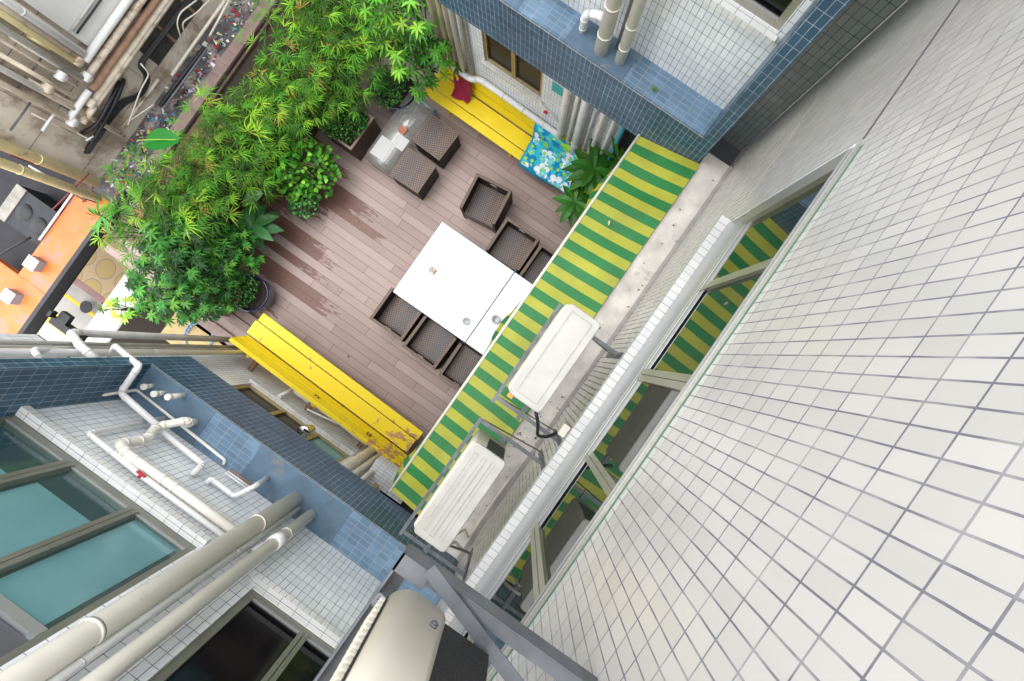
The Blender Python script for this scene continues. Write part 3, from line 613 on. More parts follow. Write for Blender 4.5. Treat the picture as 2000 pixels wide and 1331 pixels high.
MB().box((-2.70, -1.94, FZ1+.005), (-2.59, -2.645, TOP)).box((-2.70, -1.991, FZ0-.03), (-2.66, -2.645, FZ1+.003)).build('fin', BT, sb)
for q in ((-2.588, -1.88), (-1.37, -.40)): MB().box((q[0], -1.952, FZ1-.02), (q[1], SY, FZ1+.001)).build('painted_ledge', BPAINT, sb)
for q in ((-1.878, -1.372), (-.398, WX-.004)): MB().box((q[0], -1.952, FZ1-.02), (q[1], SY, FZ1)).build('tiled_ledge', BT2, sb)
MB().box((-2.59, -1.936, FZ1-.004), (WX-.004, -1.9395, FZ1+.006)).build('ledge_edge', MATS['edge_grout'], sb)
win_y(sb, *SW, SY, -1, (-2.05, -1.51), ALUG, [TEALG], trans=[6.16])
MB().box((SW[0]+.05, SY-.05, 6.20), (SW[1]-.05, SY-.055, 7.5)).build('upper_panel', mat('slate_panel', (.10, .105, .115), .5), sb)
win_y(sb, *SE, SY, -1, (-.10,), ALUG, [GLB])
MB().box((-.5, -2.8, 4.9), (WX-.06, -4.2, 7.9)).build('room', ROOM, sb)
# room behind the teal glass: inner counter, back wall; added pale sheets paint in the panes' lit parts
TR = mat('teal_room', (.30, .42, .42), .8)
m = MB(); m.box((-2.9, -4.2, 4.8), (-.75, -4.1, 8)).box((-2.9, -4.2, 4.8), (-2.8, -2.42, 8)).box((-.85, -4.2, 4.8), (-.75, -2.42, 8)).box((-2.9, -4.2, 4.7), (-.75, -2.42, 4.8)); m.build('room', mat('dim_room', (.05, .06, .06), .9), sb)
m = MB(); m.box((-1.46, -2.384, 5.19), (-1.12, -2.388, 7.5)); m.box((-1.995, -2.384, 5.42), (-1.565, -2.388, 7.5)); m.box((-2.56, -2.384, 5.50), (-2.10, -2.388, 5.60)); m.box((-2.56, -2.384, 5.85), (-2.10, -2.388, 7.5)); m.build('lit_glass_sheet', mat('lit_glass_tone', (.50, .65, .68), .5, var=.12, vs=3), sb)
win_y(sb, -3.10, -1.20, 1.03, 2.3, -2.75, -1, (-2.42, -1.80), BRZ, [GLM, GLM, mat('pale_teal_pane', (.18, .38, .36), .15)], fw=.05)
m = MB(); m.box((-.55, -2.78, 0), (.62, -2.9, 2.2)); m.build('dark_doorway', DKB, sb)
MB().box((-.62, -2.74, 0), (-.55, -2.70, 2.2)).build('door_frame', BRZ, sb)
MB().box((-.80, -2.745, 1.25), (-.15, -2.42, 1.50)).build('tiled_ledge_box', WT2, sb)

# ================================================================== AWNING
aw = thing('awning', 'green and yellow striped awning fixed along the pale slab', 'awning', (.38, .3, 3.6))
AY0, AY1 = -1.84, 2.44
m = MB(); nseg = 12; ny = 48
xf, zf, xr, zr = -.26, 3.63, .384, 3.835
grid = []
for i in range(nseg+1):
    t = i/nseg; row = []
    for j in range(ny+1):
        y = AY0+(AY1-AY0)*j/ny; sag = -.018*math.sin(math.pi*t)*(1+.6*math.sin(j*.9))+.0035*math.sin(j*2.1+t*4)
        row.append(Vector((xf+(xr-xf)*t, y, zf+(zr-zf)*t+sag)))
    grid.append(row)
m.loft(grid, closed=False, caps=False); m.build('canvas', AWN, aw)
m = MB(); rows = []
for i in range(4):
    row = []
    for j in range(241):
        y = AY0+(AY1-AY0)*j/240; sc = .5-.5*math.cos(2*math.pi*(y-AY0)/.193*1.0)
        ln = (.12+.035*abs(math.sin(math.pi*(y-AY0)/.193)))*i/3; fl = .12+.34*max(0, math.sin(y*3.7+1.2))**3
        row.append(Vector((xf-.012-ln*fl*.9, y, zf-.012-ln)))
    rows.append(row)
m.loft(rows, closed=False, caps=False); m.build('valance', AWN, aw)
MB().cyl((xf-.002, AY0-.02, zf), (xf-.002, AY1+.02, zf), .014).build('front_bar', PVC, aw)
m = MB()
for y in (AY0+.3, AY1-.3): m.cyl((xf+.02, y, zf-.02), (.65, y, 3.0), .012)
m.build('support_arm', STEEL, aw)

# ================================================================== AIR CONDITIONERS
def rect_ridges(mb, x0, x1, y0, y1, z, w=.008, h=.004):
    mb.box((x0, y0, z), (x0+w, y1, z+h)); mb.box((x1-w, y0, z), (x1, y1, z+h)); mb.box((x0+w, y0, z), (x1-w, y0+w, z+h)); mb.box((x0+w, y1-w, z), (x1-w, y1, z+h))
def aircon(label, x0, x1, y0, y1, zt, kind, h=.54):
    t = thing('air_conditioner', label, 'air conditioner', ((x0+x1)/2, (y0+y1)/2, zt-h), 'outdoor air conditioners on wall brackets')
    z0 = zt-h
    MB().rbox((x0-.022, y0+.008, z0), (x1-.008, y1-.008, zt-.03), .04).build('casing', ACS, t)
    MB().rbox((x0, y0, zt-.0295), (x1, y1, zt), .03).build('lid', ACT, t)
    m = MB()
    if kind == 1: rect_ridges(m, x0+.04, x1-.05, y0+.04, y1-.04, zt-.002)
    else:
        rect_ridges(m, x0+.04, x0+.075, y0+.06, y1-.06, zt-.002, .004); rect_ridges(m, x0+.105, x0+.14, y0+.05, y1-.06, zt-.002, .004); m.box((x1-.09, y0+.07, zt-.002), (x1-.084, y1-.05, zt+.002))
    m.build('lid_ridge', mat('lid_ridge', (.36, .35, .31), .6, var=.2, vs=12), t)
    g2 = MB()
    for k in range(3):
        xx = x0+.05+.07*k+.01*(kind-1); g2.box((xx, y0+.05+.02*(k % 2), zt-.001), (xx+.0022, y1-.06, zt+.0012))
    if kind == 2: g2.build('lid_groove', mat('groove', (.25, .24, .21), .7), t)
    m = MB(); m.box((x0+.09, y1-.0095, z0+.12), (x1-.03, y1-.005, zt-.07)); m.build('side_recess', BLK, t)
    m = MB()
    for k in range(9): m.lathe([(.03+.022*k, 0), (.034+.022*k, 0)], (0, 0, 0), 24)
    g = MB(); cx = (y0+y1)/2+.05
    for k in range(1, 9):
        rr = .024*k; g.tube([Vector((x0-.004, cx+rr*math.cos(a*math.pi/12), (z0+zt)/2+rr*math.sin(a*math.pi/12))) for a in range(25)], .0025, 5, bend=0)
    g.build('fan_grille', BLK, t)
    m = MB()
    for yy in (y0+.1, y1-.14): m.box((x0+.0, yy, z0-.022), (x1, yy+.05, z0-.001))
    m.build('foot', ACS, t)
    return t
ac1 = aircon('smooth white lidded air conditioner above the middle of the awning', .09, .352, -.27, .475, 5.12, 1)
ac2 = aircon('ribbed white lidded air conditioner at the lower end of the awning', .10, .362, -1.41, -.665, 5.12, 2)
m = MB(); m.box((.10, -.30, 4.98), (.14, -.272, 5.05)).build('warning_label', BRASS, ac1)
m = MB(); m.box((.16, -1.435, 4.96), (.21, -1.412, 5.04)).build('warning_label', BRASS, ac2)
def bracket(label, y0, y1, arms, x0=.05, z=4.565):
    t = thing('wall_bracket', label, 'bracket', (WX, (y0+y1)/2, z), 'steel brackets under the air conditioners')
    MB().angle((x0, y0, z), (x0, y1, z), .028, .004, flip=-1).build('rail', STEEL, t)
    MB().angle((x0+.24, y0, z), (x0+.24, y1, z), .035, .004).build('rail', STEEL, t)
    for y in arms:
        MB().angle((x0, y, z-.009), (WX-.012, y, z-.009), .032, .004).build('arm', STEEL, t)
        MB().angle((WX-.006, y, z+.10), (WX-.006, y, z-.5), .045, .004, up=(-1, 0, 0)).build('upright', STEEL, t)
        MB().bar((x0+.03, y+.012, z-.03), (WX-.02, y+.012, z-.40), .006, .035).build('strut', STEEL, t)
    for y in (y0+.12, (y0+y1)/2, y1-.15): MB().box((x0-.012, y, z+.003), (x0+.010, y+.028, z+.010)).cyl((x0-.001, y+.014, z+.009), (x0-.001, y+.014, z+.020), .006, 6).build('bolt', STEEL, t)
    return t
bracket('galvanised bracket under the smooth lidded air conditioner', -.45, .50, (.43, -.40))
bracket('galvanised bracket under the ribbed air conditioner', -1.72, -.60, (-.62, -1.69))
# conduit from AC1 and hoses from AC2
pth = [AX(1062, 800, .36)*1, (.40, -.34, 4.9), (.47, -.44, 4.75), (.56, -.42, 4.6), (.62, -.33, 4.55), (.655, -.27, 4.6)]
pth[0] = (.34, -.285, 4.95)
tag(MB().tube(pth, .013, 10, bend=.05).build('hose', BLK), 'black insulated hose curling from the smooth lidded air conditioner to the wall', 'hose')
tag(MB().tube([(.345, -1.42, 4.9), (.40, -1.50, 4.7), (.47, -1.62, 4.3), (.58, -1.72, 4.1), (.65, -1.75, 4.0)], .013, 10, bend=.06).build('hose', PVC), 'pale hose leaving the end of the ribbed air conditioner', 'hose')
tag(MB().tube([(.352, -1.41, 4.8), (.43, -1.47, 4.5), (.50, -1.56, 4.1), (.60, -1.70, 3.84), (.60, -1.2, 3.825), (.605, -1.0, 3.825)], .010, 10, bend=.05).build('cable', CREAM), 'cream cable lying along the slab beside the ribbed air conditioner', 'cable')
tag(MB().rbox((.60, -.35, 4.52), (.657, -.25, 4.66), .01).build('junction_box', PVC), 'small pale outlet box on the wall at the black hose end', 'box')
# the nearest unit, seen from just above
t3 = thing('air_conditioner', 'nearest cream air conditioner with black coil, at the bottom edge', 'air conditioner', (.22, -1.05, 7.2), 'outdoor air conditioners on wall brackets')
ny_, x30, x31 = -.63, .08, .36
m = MB(); prof = []
for k in range(9):
    a = R(180-90*k/8); prof.append((x30+.055+.055*math.cos(a), ny_-.055+.055*math.sin(a)))
prof += [(x30+.132, ny_), (x30+.148, ny_-.012), (x30+.148, -1.45), (x30, -1.45)]
m.loft([[Vector((x, y, 7.2)) for x, y in prof], [Vector((x, y, 7.78)) for x, y in prof]]); m.build('casing', CREAM, t3)
m = MB()
for k in range(24): m.box((x30-.016, -.745, 7.225+.023*k), (x30-.001, -.672, 7.237+.023*k))
m.build('louver', CREAM, t3)
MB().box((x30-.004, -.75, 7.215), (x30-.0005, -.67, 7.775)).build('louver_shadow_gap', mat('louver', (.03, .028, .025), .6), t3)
MB().box((x30+.150, -1.45, 7.21), (x31, ny_-.015, 7.77)).build('coil', mat('coil_black', (.008, .008, .009), .55, var=.5, vs=160, bump=.9, bs=180), t3)
MB().cyl((x30+.118, ny_, 7.275), (x30+.118, ny_+.006, 7.275), .010, 14).cyl((x30+.118, ny_+.006, 7.275), (x30+.118, ny_+.010, 7.275), .007, 6).build('screw', STEEL, t3)
MB().rbox((x30-.026, -.73, 7.180), (x30+.01, -.69, 7.188), .01).cyl((x30-.012, -.71, 7.188), (x30-.012, -.71, 7.195), .008, 6).build('foot', STEEL, t3)
t4 = thing('wall_bracket', 'near steel frame crossing under the cream unit at the bottom edge', 'bracket', (WX, -.7, 7.17), 'steel brackets under the air conditioners')
MB().box((.050, -1.6, 7.11), (.056, -.585, 7.17)).box((.0565, -1.6, 7.11), (.095, -.60, 7.115)).build('rail', STEEL, t4)
MB().box((.0565, -.622, 7.160), (WX-.003, -.590, 7.165)).box((.0565, -.5895, 7.105), (WX-.003, -.5845, 7.165)).build('arm', STEEL, t4)
MB().bar((.125, -.572, 7.187), (WX-.003, -.735, 7.187), .036, .005).build('brace', STEEL, t4)
MB().box((.05, -.635, 7.1655), (.14, -.585, 7.170)).build('gusset', STEEL, t4)


# ================================================================== PIPES
def pipe(label, pts, r, m, clamps=(), name='drain_pipe', cat='pipe', bend=None, collars=True, grp=None, seg=14):
    pts = [Vector(p) for p in pts]
    o = MB().tube(pts, r, seg, bend=bend, collars=collars).build(name, m); o['_o'] = (0, 0, 0); tag(o, label, cat, grp)
    # couplings
    for q in clamps:
        i, t = int(q), q-int(q); a, b = pts[i], pts[i+1]; p = a+(b-a)*t; d = (b-a).normalized()
        MB().tube([p-d*r*.12, p+d*r*.12], r*1.07, seg).build('clamp', m, o)
        MB().tube([p-d*r*.24, p-d*r*.14], r*1.04, seg).build('joint_ring', STEEL, o)
    return o
g1 = 'cream downpipes on the lower left wing'; g2 = 'cream downpipes on the top wing'
pipe('thickest cream downpipe crossing the lower left corner', [(-.87, -2.165, 4.18), (-.87, -2.165, 9)], .064, PVC, (.13, .42, .62), grp=g1, seg=22)
pipe('second thick cream downpipe with a branch joint at lower left', [(-.675, -2.185, 4.18), (-.675, -2.185, 9)], .046, PVC, (.10, .47, .65), grp=g1, seg=20)
pipe('thin grey-white pipe between the two cream downpipes at lower left', [(-.79, -2.20, 4.18), (-.79, -2.20, 9)], .022, PVCW, (.2, .44), grp=g1)
# branch boss on pipe two
tag(MB().tube([(-.675, -2.185, 4.82), (-.75, -2.28, 4.92)], .036, 14, collars=True).tube([(-.675, -2.185, 4.74), (-.675, -2.185, 4.86)], .058, 18).build('pipe_branch', PVCW), 'white collar branch fitted on the second cream downpipe', 'pipe fitting')
pipe('thickest cream downpipe on the top wing ledge', [(-.935, 2.585, 4.18), (-.935, 2.585, 9)], .062, PVC, (.05, .12), grp=g2, seg=20)
pipe('narrower cream downpipe on the top wing ledge, nearest the weed', [(-.745, 2.60, 4.18), (-.745, 2.60, 9)], .047, PVC, (.045, .1), grp=g2, seg=18)
pipe('thin grey pipe between the two cream downpipes on the top wing', [(-.83, 2.68, 4.18), (-.83, 2.68, 9)], .016, PVCG, (.05,), grp=g2)
pipe('short white elbow pipe rising from the top wing ledge', [(-1.165, 2.63, 4.18), (-1.165, 2.63, 4.42), (-1.06, 2.63, 4.50), (-.94, 2.60, 4.56)], .034, PVCW, (.3,))
pipe('thin cream pipe bending along the top wing wall at the photo edge', [(-1.95, 2.70, 4.38), (-1.45, 2.70, 4.30), (-1.36, 2.70, 4.42), (-1.36, 2.70, 5.4)], .016, PVC)
pipe('white pipe running level above the short elbow on the top wing', [(-1.60, 2.68, 4.92), (-1.02, 2.66, 4.82), (-.96, 2.64, 4.6)], .03, PVCW)
# pipes west of the lower left wing
g3 = 'grey vertical pipes at the outer end of the lower left wing'
pipe('big grey vertical pipe ending in a white elbow at left', [Vector((AY(152, 651, -2.55).x, -2.55, -.1)), AY(152, 651, -2.55)], .045, PVCG, (.5,), grp=g3)
for k, (x, lb) in enumerate(((-3.81, 'outermost of the three thin grey vertical pipes at left'), (-3.73, 'middle of the three thin grey vertical pipes at left'), (-3.645, 'innermost of the three thin grey vertical pipes at left'))):
    pipe(lb, [(x, -2.56, -.1), (x, -2.56, 9)], .022, PVCG, (.38+.02*k, .62), grp=g3)
pipe('white vertical pipe running beside the dark blue fin', [(-3.61, -2.53, -.1), (-3.61, -2.53, 9)], .038, PVCW, (.30, .36, .5), grp=g3)
pipe('white elbow pipe joining the big grey pipe to the white one', [AY(156, 651, -2.55), AY(138, 650, -2.52), AY(158, 678, -2.45), AY(188, 702, -2.48)], .04, PVCW)
pipe('short white elbow poking up beside the three thin grey pipes', [AY(75, 697, -2.45), AY(66, 684, -2.45), AY(110, 683, -2.55)], .026, PVCW)
q = AY(128, 642, -2.60); tag(MB().box((q.x-.16, q.y-.03, q.z-.05), (q.x+.22, q.y+.05, q.z+.05)).box((q.x-.10, q.y+.051, q.z), (q.x+.02, q.y+.16, q.z+.06)).box((q.x-.16, q.y+.051, q.z+.051), (q.x-.12, q.y+.12, q.z+.12)).build('pipe_bracket', BLK, bevel=.004), 'black bracket beside the white elbow at the left edge', 'bracket')
# zigzag of white pipe over the blue fin and down the wall
P = [AY(214, 694, -2.48), AY(225, 676, -2.2), AY(272, 715, -1.86), AY(235, 768, -2.18), AY(306, 830, -2.20)]
pipe('white zigzag pipe crossing over the dark blue fin', P, .026, PVCW, bend=.05)
# waste pipes on the wall of the lower left wing
yw = -2.22
pipe('cream S-shaped waste pipe ending in the painted ledge', [(-1.98, -2.13, 4.18), (-1.98, -2.13, 4.30), AY(365, 822, -2.10), AY(306, 833, yw), AY(285, 860, yw), AY(232, 868, yw), AY(252, 890, yw), AY(330, 944, yw), AY(470, 1046, yw)], .034, PVC, (5.9,), bend=.04)
pipe('thin white pipe with red valve on the lower left wall', [AY(330, 815, -2.26), AY(172, 846, -2.26), AY(270, 925, -2.26), AY(455, 1060, -2.26)], .02, PVCW, (1.5,), bend=.03)
v = AY(276, 926, -2.235)
tag(MB().bar(v+Vector((-.035, 0, .0)), v+Vector((.035, .0, .0)), .012, .022).cyl(v, v+Vector((0, -.03, 0)), .012).build('tap_handle', REDV), 'red valve handle on the thin white pipe at lower left', 'valve')
pipe('white pipe hooking into the wall below the tiled ledge patch', [AY(318, 845, -2.24), AY(398, 908, -2.24), AY(385, 918, -2.24), AY(374, 928, -2.30)], .024, PVCW, bend=.035)
pipe('short white pipe hooked beside the twin thin tubes', [AY(402, 945, -2.30), AY(412, 935, -2.25), AY(458, 970, -2.25), AY(498, 950, -2.12), (-1.18, -2.16, 4.18)], .021, PVCW, bend=.03)
pipe('cream conduit looping along the foot of the wall', [AY(178, 768, -2.34)+Vector((0, .06, 0)), AY(200, 772, -2.24), AY(268, 762, -2.20), AY(340, 820, -2.22), AY(440, 900, -2.24), AY(436, 908, -2.28)], .013, PVC, bend=.03)
for (px, py, h, lb) in ((280, 756, .10, 'leftmost small capped stub on the blue painted ledge'), (300, 770, .13, 'middle small capped stub on the blue painted ledge'), (327, 776, .20, 'rightmost and tallest capped stub on the blue painted ledge')):
    b = AZ(px, py, 4.2+h); b = Vector((b.x, max(b.y, -2.25), 0))
    tag(MB().cyl((b.x, b.y, 4.19), (b.x, b.y, 4.2+h), .022).cyl((b.x, b.y, 4.2+h-.03), (b.x, b.y, 4.2+h+.004), .027).build('capped_stub', PVC), lb, 'pipe stub', 'capped stubs on the blue painted ledge')
for k in range(3):
    a = AY(440+5*k, 924-3*k, -2.28); b = AY(484+5*k, 955-3*k, -2.28)
    pipe(('lower', 'middle', 'upper')[k]+' of the three short thin tubes in the small wall slot', [a, b], .008, (PVCW, PVCW, RUSTP)[k], collars=False, grp='thin tubes in the wall slot')
# pipes on the lower walls
pipe('white level pipe low on the wall behind the upper bench', [(-3.85, 3.0, .95), (-3.62, 3.08, .92), (-3.08, 3.08, .90), (-2.95, 3.14, .95), (-1.42, 3.14, .88), (-1.42, 3.14, .5)], .047, PVCW, (3.3, 3.55, 3.8))
g4 = 'downpipes at the inner end of the lower wall behind the upper bench'
for x, y, r, m_, lb in ((-1.42, 3.12, .05, PVC, 'outer thick cream downpipe above the floral towel'), (-1.13, 3.10, .06, PVCW, 'white thick downpipe above the floral towel'), (-1.28, 3.16, .03, PVC, 'thin cream downpipe between the thick ones above the towel'),
                     (-1.0, 3.16, .022, PVCW, 'slim white downpipe right of the thick white one'), (-.86, 3.13, .034, PVC, 'cream downpipe left of the blue posts'), (-.70, 3.14, .03, PVCW, 'white post beside the blue one above the broad-leaved plant'), (-.56, 3.14, .028, mat('cyan_post', (.05, .38, .48), .4), 'cyan post nearest the dark doorway')):
    pipe(lb, [(x, y, .0), (x, y, FZ0-.03)], r, m_, (.3, .55), grp=g4)
pipe('white junction pipe under the top fascia', [(-1.28, 3.12, 2.55), (-1.28, 3.08, 2.62), (-.96, 3.08, 2.58), (-.94, 3.1, 2.3)], .04, PVCW)
pipe('thin white pipe with red tap on the lower wall behind the towel', [(-1.84, 3.15, 1.42), (-1.78, 3.15, 1.36), (-1.42, 3.15, 1.22)], .02, PVCW)
tag(MB().box((-1.74, 3.10, 1.33), (-1.68, 3.13, 1.36)).cyl((-1.71, 3.15, 1.345), (-1.71, 3.11, 1.345), .012).build('tap_handle', REDV), 'red valve handle on the wall above the floral towel', 'valve')
g5 = 'old vertical pipes at the outer end of the top wing'
for x, y, r, m_, lb in ((-3.62, 3.12, .05, OLDP, 'weathered thick pipe at the outer corner of the top wing'), (-3.50, 3.14, .035, OLDP, 'weathered thin pipe second from the outer corner of the top wing'), (-3.40, 3.14, .035, OLDP, 'weathered thin pipe third from the outer corner of the top wing'), (-3.24, 3.10, .045, PVCW, 'pale downpipe ending on the level white pipe behind the upper bench'), (-3.12, 3.14, .028, PVCG, 'thin grey pipe beside the pale downpipe behind the upper bench')):
    pipe(lb, [(x, y, .95), (x, y, 9)], r, m_, (.3,), grp=g5)
pipe('rust-streaked level pipe on the wall behind the lower bench', [AY(545, 775, -2.70), AY(570, 762, -2.66), AY(612, 790, -2.66), AY(800, 925, -2.66)], .03, PVCW, bend=.04)
pipe('thin pale pipe under the rust-streaked pipe behind the lower bench', [AY(600, 800, -2.68), AY(665, 830, -2.62), AY(715, 870, -2.62)], .014, PVCW)
g6 = 'downpipes behind the lower bench end'
for px, py, r, lb, m_ in ((735, 868, .075, 'thick cream downpipe behind the lower bench end', PVC), (738, 893, .04, 'middle cream downpipe behind the lower bench end', PVC), (753, 900, .034, 'slimmer cream downpipe nearest the awning corner', PVC), (728, 880, .012, 'thin green-grey tube between the cream downpipes', PVCG)):
    q = AZ(px, py, .8); q = Vector((q.x, -2.60, 0)); pipe(lb, [(q.x, -2.60, 0), (q.x, -2.60, FZ0-.03)], r, m_, (.45, .62) if r > .03 else (), grp=g6)

# vent cowl by the lower window
p = AY(598, 842, -2.60)
t = thing('vent_cowl', 'round chrome vent cowl beside the lower bathroom window', 'vent', tuple(p))
MB().lathe([(.0, .10), (.075, .10), (.085, .09), (.085, -.02), (.07, -.02)], p, 24).build('cap', CHROME, t)
MB().lathe([(.062, -.02), (.062, -.16), (.05, -.17)], p, 24).build('neck', CHROME, t)
MB().bar(p+Vector((0, 0, -.1)), (p.x+.0, -2.745, p.z-.12), .05, .05).build('stub', CHROME, t)

# ================================================================== BENCHES
def bench(label, mat_, L=3.32, back='low'):
    """origin at the left front corner on the floor, x along, y towards the back"""
    t = thing('bench', label, 'bench', (0, 0, 0), 'long yellow benches along the walls')
    MB().box((0, 0, .42), (L, .155, .455)).build('seat_plank', mat_, t, bevel=.006)
    MB().box((-.03, .17, .425), (L-.02, .425, .46)).build('seat_plank', mat_, t, bevel=.006)
    M = Matrix.Translation((0, .44, .47)) @ Matrix.Rotation(R(-14), 4, 'X')
    MB().box((.02, 0, .0), (L+.03, .03, .16), M=M).build('back_plank', mat_, t, bevel=.006)
    M2 = Matrix.Translation((0, .484, .645)) @ Matrix.Rotation(R(-14), 4, 'X')
    MB().box((0, 0, .0), (L+.06, .03, .17), M=M2).build('back_plank', mat_, t, bevel=.006)
    cap = MB().box((0, .515, .815), (L+.06, .585, .84)); cap.build('back_rail', mat_, t, bevel=.005)
    for x in (.35, L/2, L-.35):
        MB().box((x, .10, 0), (x+.06, .15, .419)).box((x, .36, 0), (x+.06, .41, .419)).box((x+.001, .15, .36), (x+.059, .36, .40)).build('leg', mat_, t)
        MB().bar((x+.03, .53, .60), (x+.03, .62, .80), .05, .03).build('back_support', mat_, t)
    m = MB()
    for x in (.7, 1.65, 2.6): m.box((x, .02, .4552), (x+.012, .14, .4565))
    return t
b1 = bench('long yellow bench with flaking paint along the lower left wall', YWORN)
b1.location = (-3.86, -1.905, 0); b1.rotation_euler = (0, 0, R(-1.5)); 
# mirror side: the bench faces +y, so its back is towards -y
for ch in b1.children: ch.scale = (1, -1, 1)
b2 = bench('long yellow bench with two cloths along the upper wall', YEL)
b2.location = (-3.80, 2.63, 0); b2.rotation_euler = (0, 0, R(-.6))
for i, x in enumerate((-3.40, -2.27, -1.24)):
    lb = ('rusty bracket nearest the outer end of the lower bench', 'rusty bracket halfway along the lower bench', 'rusty bracket near the cream downpipes')[i]
    tag(MB().angle((x, -2.42, .72), (x-.03, -2.74, .66), .03, .005).angle((x+.05, -2.42, .72), (x+.02, -2.74, .66), .03, .005, flip=-1).build('rusty_bracket', RUST), lb, 'bracket', 'rusty brackets behind the lower bench')
tag(MB().bar((-3.45, 3.10, .9), (-3.3, 3.0, .78), .035, .02).build('yellow_batten', YEL), 'short yellow batten leaning at the outer end of the upper bench', 'batten')

# cloths draped over the upper bench
def cloth(name, label, cat, m_, x0, x1, prof, wav, n=40, skew=0, thick=.004):
    mb = MB(); rows = []; uvs = []
    L = [0]
    for a, b in zip(prof[:-1], prof[1:]): L.append(L[-1]+math.hypot(b[0]-a[0], b[1]-a[1]))
    K = 36; rr = random.Random(len(label))
    for i in range(K+1):
        s = L[-1]*i/K; j = max(k for k in range(len(prof)-1) if L[k] <= s+1e-9); t = (s-L[j])/(L[j+1]-L[j]); y = prof[j][0]+(prof[j+1][0]-prof[j][0])*t; z = prof[j][1]+(prof[j+1][1]-prof[j][1])*t
        row = []
        for k in range(n+1):
            u = k/n; x = x0+(x1-x0)*u + skew*s
            w_ = wav*(math.sin(u*9+i*.22)*.6+math.sin(u*23+1+i*.1)*.25+math.sin(i*.5+u*5)*.25)
            yy = y + w_*.4*(1 if i > 2 else .5) - (.03*math.sin(u*4+1) if i == K else 0)
            row.append(Vector((x+w_*.5, yy, z+abs(w_)*.9+.006)))
        rows.append(row)
    b0 = 0
    for i in range(K):
        for k in range(n):
            q = [rows[i][k], rows[i][k+1], rows[i+1][k+1], rows[i+1][k]]
            uu = lambda a, b_: ((x1-x0)*a/n, L[-1]*(1-b_/K))
            mb.face(q, uv=[uu(k, i), uu(k+1, i), uu(k+1, i+1), uu(k, i+1)], smooth=True)
    o = mb.build(name, m_); bm = bmesh.new(); bm.from_mesh(o.data); bmesh.ops.remove_doubles(bm, verts=bm.verts, dist=1e-5); bm.to_mesh(o.data); bm.free()
    sl_ = o.modifiers.new('solid', 'SOLIDIFY'); sl_.thickness = thick
    return tag(o, label, cat)
cloth('beach_towel', 'blue, white and lime flower-print towel draped over the upper bench', 'towel', TOWEL, -1.88, -.72, [(3.17, .70), (3.145, .85), (3.06, .855), (3.03, .66), (2.99, .48), (2.63, .475), (2.60, .46), (2.58, .36)], .016, skew=.06)
cloth('cloth', 'crimson cloth hanging over the back of the upper bench', 'cloth', PURP, -3.42, -3.10, [(3.16, .68), (3.14, .865), (3.06, .87), (3.01, .66), (2.96, .50), (2.86, .47)], .018, n=20, skew=.05)

# ================================================================== WICKER SEATS
def wicker_chair():
    t = thing('wicker_chair', '', 'chair', (0, 0, 0), 'wicker tub chairs around the white tables')
    w, d, h, k = .64, .62, .65, .045
    # origin at centre on floor, open side towards -y
    MB().box((-w/2+k, -d/2, .10), (w/2-k, d/2-k, .34)).box((-w/2+k, -d/2+.004, .3405), (w/2-k, d/2-k, .36)).build('seat', WICK, t)
    for s in (-1, 1): MB().box((s*w/2, -d/2, .03), (s*(w/2-k), d/2-k-.001, h-.012)).build('arm', WICKD, t)
    b = MB().box((-w/2, d/2-k, .03), (w/2, d/2, h-.25)).box((-w/2, d/2-k, h-.2499), (-.07, d/2, h-.012)).box((.07, d/2-k, h-.2499), (w/2, d/2, h-.012)).box((-.07, d/2-k, h-.10), (.07, d/2, h-.012)).build('backrest', WICKD, t)
    MB().box((-w/2-.002, -d/2-.002, h-.012), (-w/2+k+.002, d/2+.002, h)).box((w/2-k-.002, -d/2-.002, h-.012), (w/2+.002, d/2+.002, h)).box((-w/2+k+.002, d/2-k-.002, h-.012), (w/2-k-.002, d/2+.002, h)).build('rim', WICKR, t)
    m = MB().box((-.055, d/2-k-.004, h-.085), (.055, d/2-k, h-.068)); m.build('handle_slot', PVC, t)
    for sx in (-1, 1):
        for sy in (-1, 1): MB().box((sx*(w/2-.01), sy*(d/2-.01), 0), (sx*(w/2-.05), sy*(d/2-.05), .0295)).build('foot', BLK, t)
    return t
c0 = wicker_chair()
chairs = [(-1.87, 1.72, 8, 'wicker chair standing free above the white table'), (-1.09, 1.37, 1.5, 'wicker chair tucked at the upper side of the white table'), (-.40, 1.33, 0, 'wicker chair at the upper side, half hidden by the awning'),
          (-1.98, -.64, 180, 'wicker chair at the lower side, nearest the free table corner'), (-1.28, -.71, 179, 'middle wicker chair at the lower side of the white table'), (-.55, -.74, 181, 'wicker chair at the lower side, half hidden by the awning')]
for i, (x, y, a, lb) in enumerate(chairs):
    o = c0 if i == 0 else copy_tree(c0); o.location = (x, y, 0); o.rotation_euler = (0, 0, R(a)); o['label'] = lb
def stool():
    t = thing('wicker_stool', '', 'stool', (0, 0, 0), 'square wicker stools by the glass table')
    MB().box((-.275, -.265, .02), (.275, .265, .425)).build('body', WICKD, t, bevel=.008)
    MB().box((-.285, -.275, .4255), (.285, .275, .45)).build('seat', WICK, t, bevel=.006)
    MB().box((-.287, -.277, .43), (-.27, .277, .4525)).box((.27, -.277, .43), (.287, .277, .4525)).box((-.27, -.277, .43), (.27, -.262, .4525)).box((-.27, .262, .43), (.27, .277, .4525)).build('rim', WICKR, t)
    return t
s0 = stool(); s0.location = (-3.20, 2.13, 0); s0.rotation_euler = (0, 0, R(-2)); s0['label'] = 'square wicker stool nearer the upper bench'
s1 = copy_tree(s0); s1.location = (-3.19, 1.46, 0); s1.rotation_euler = (0, 0, R(1)); s1['label'] = 'square wicker stool nearer the middle of the deck'

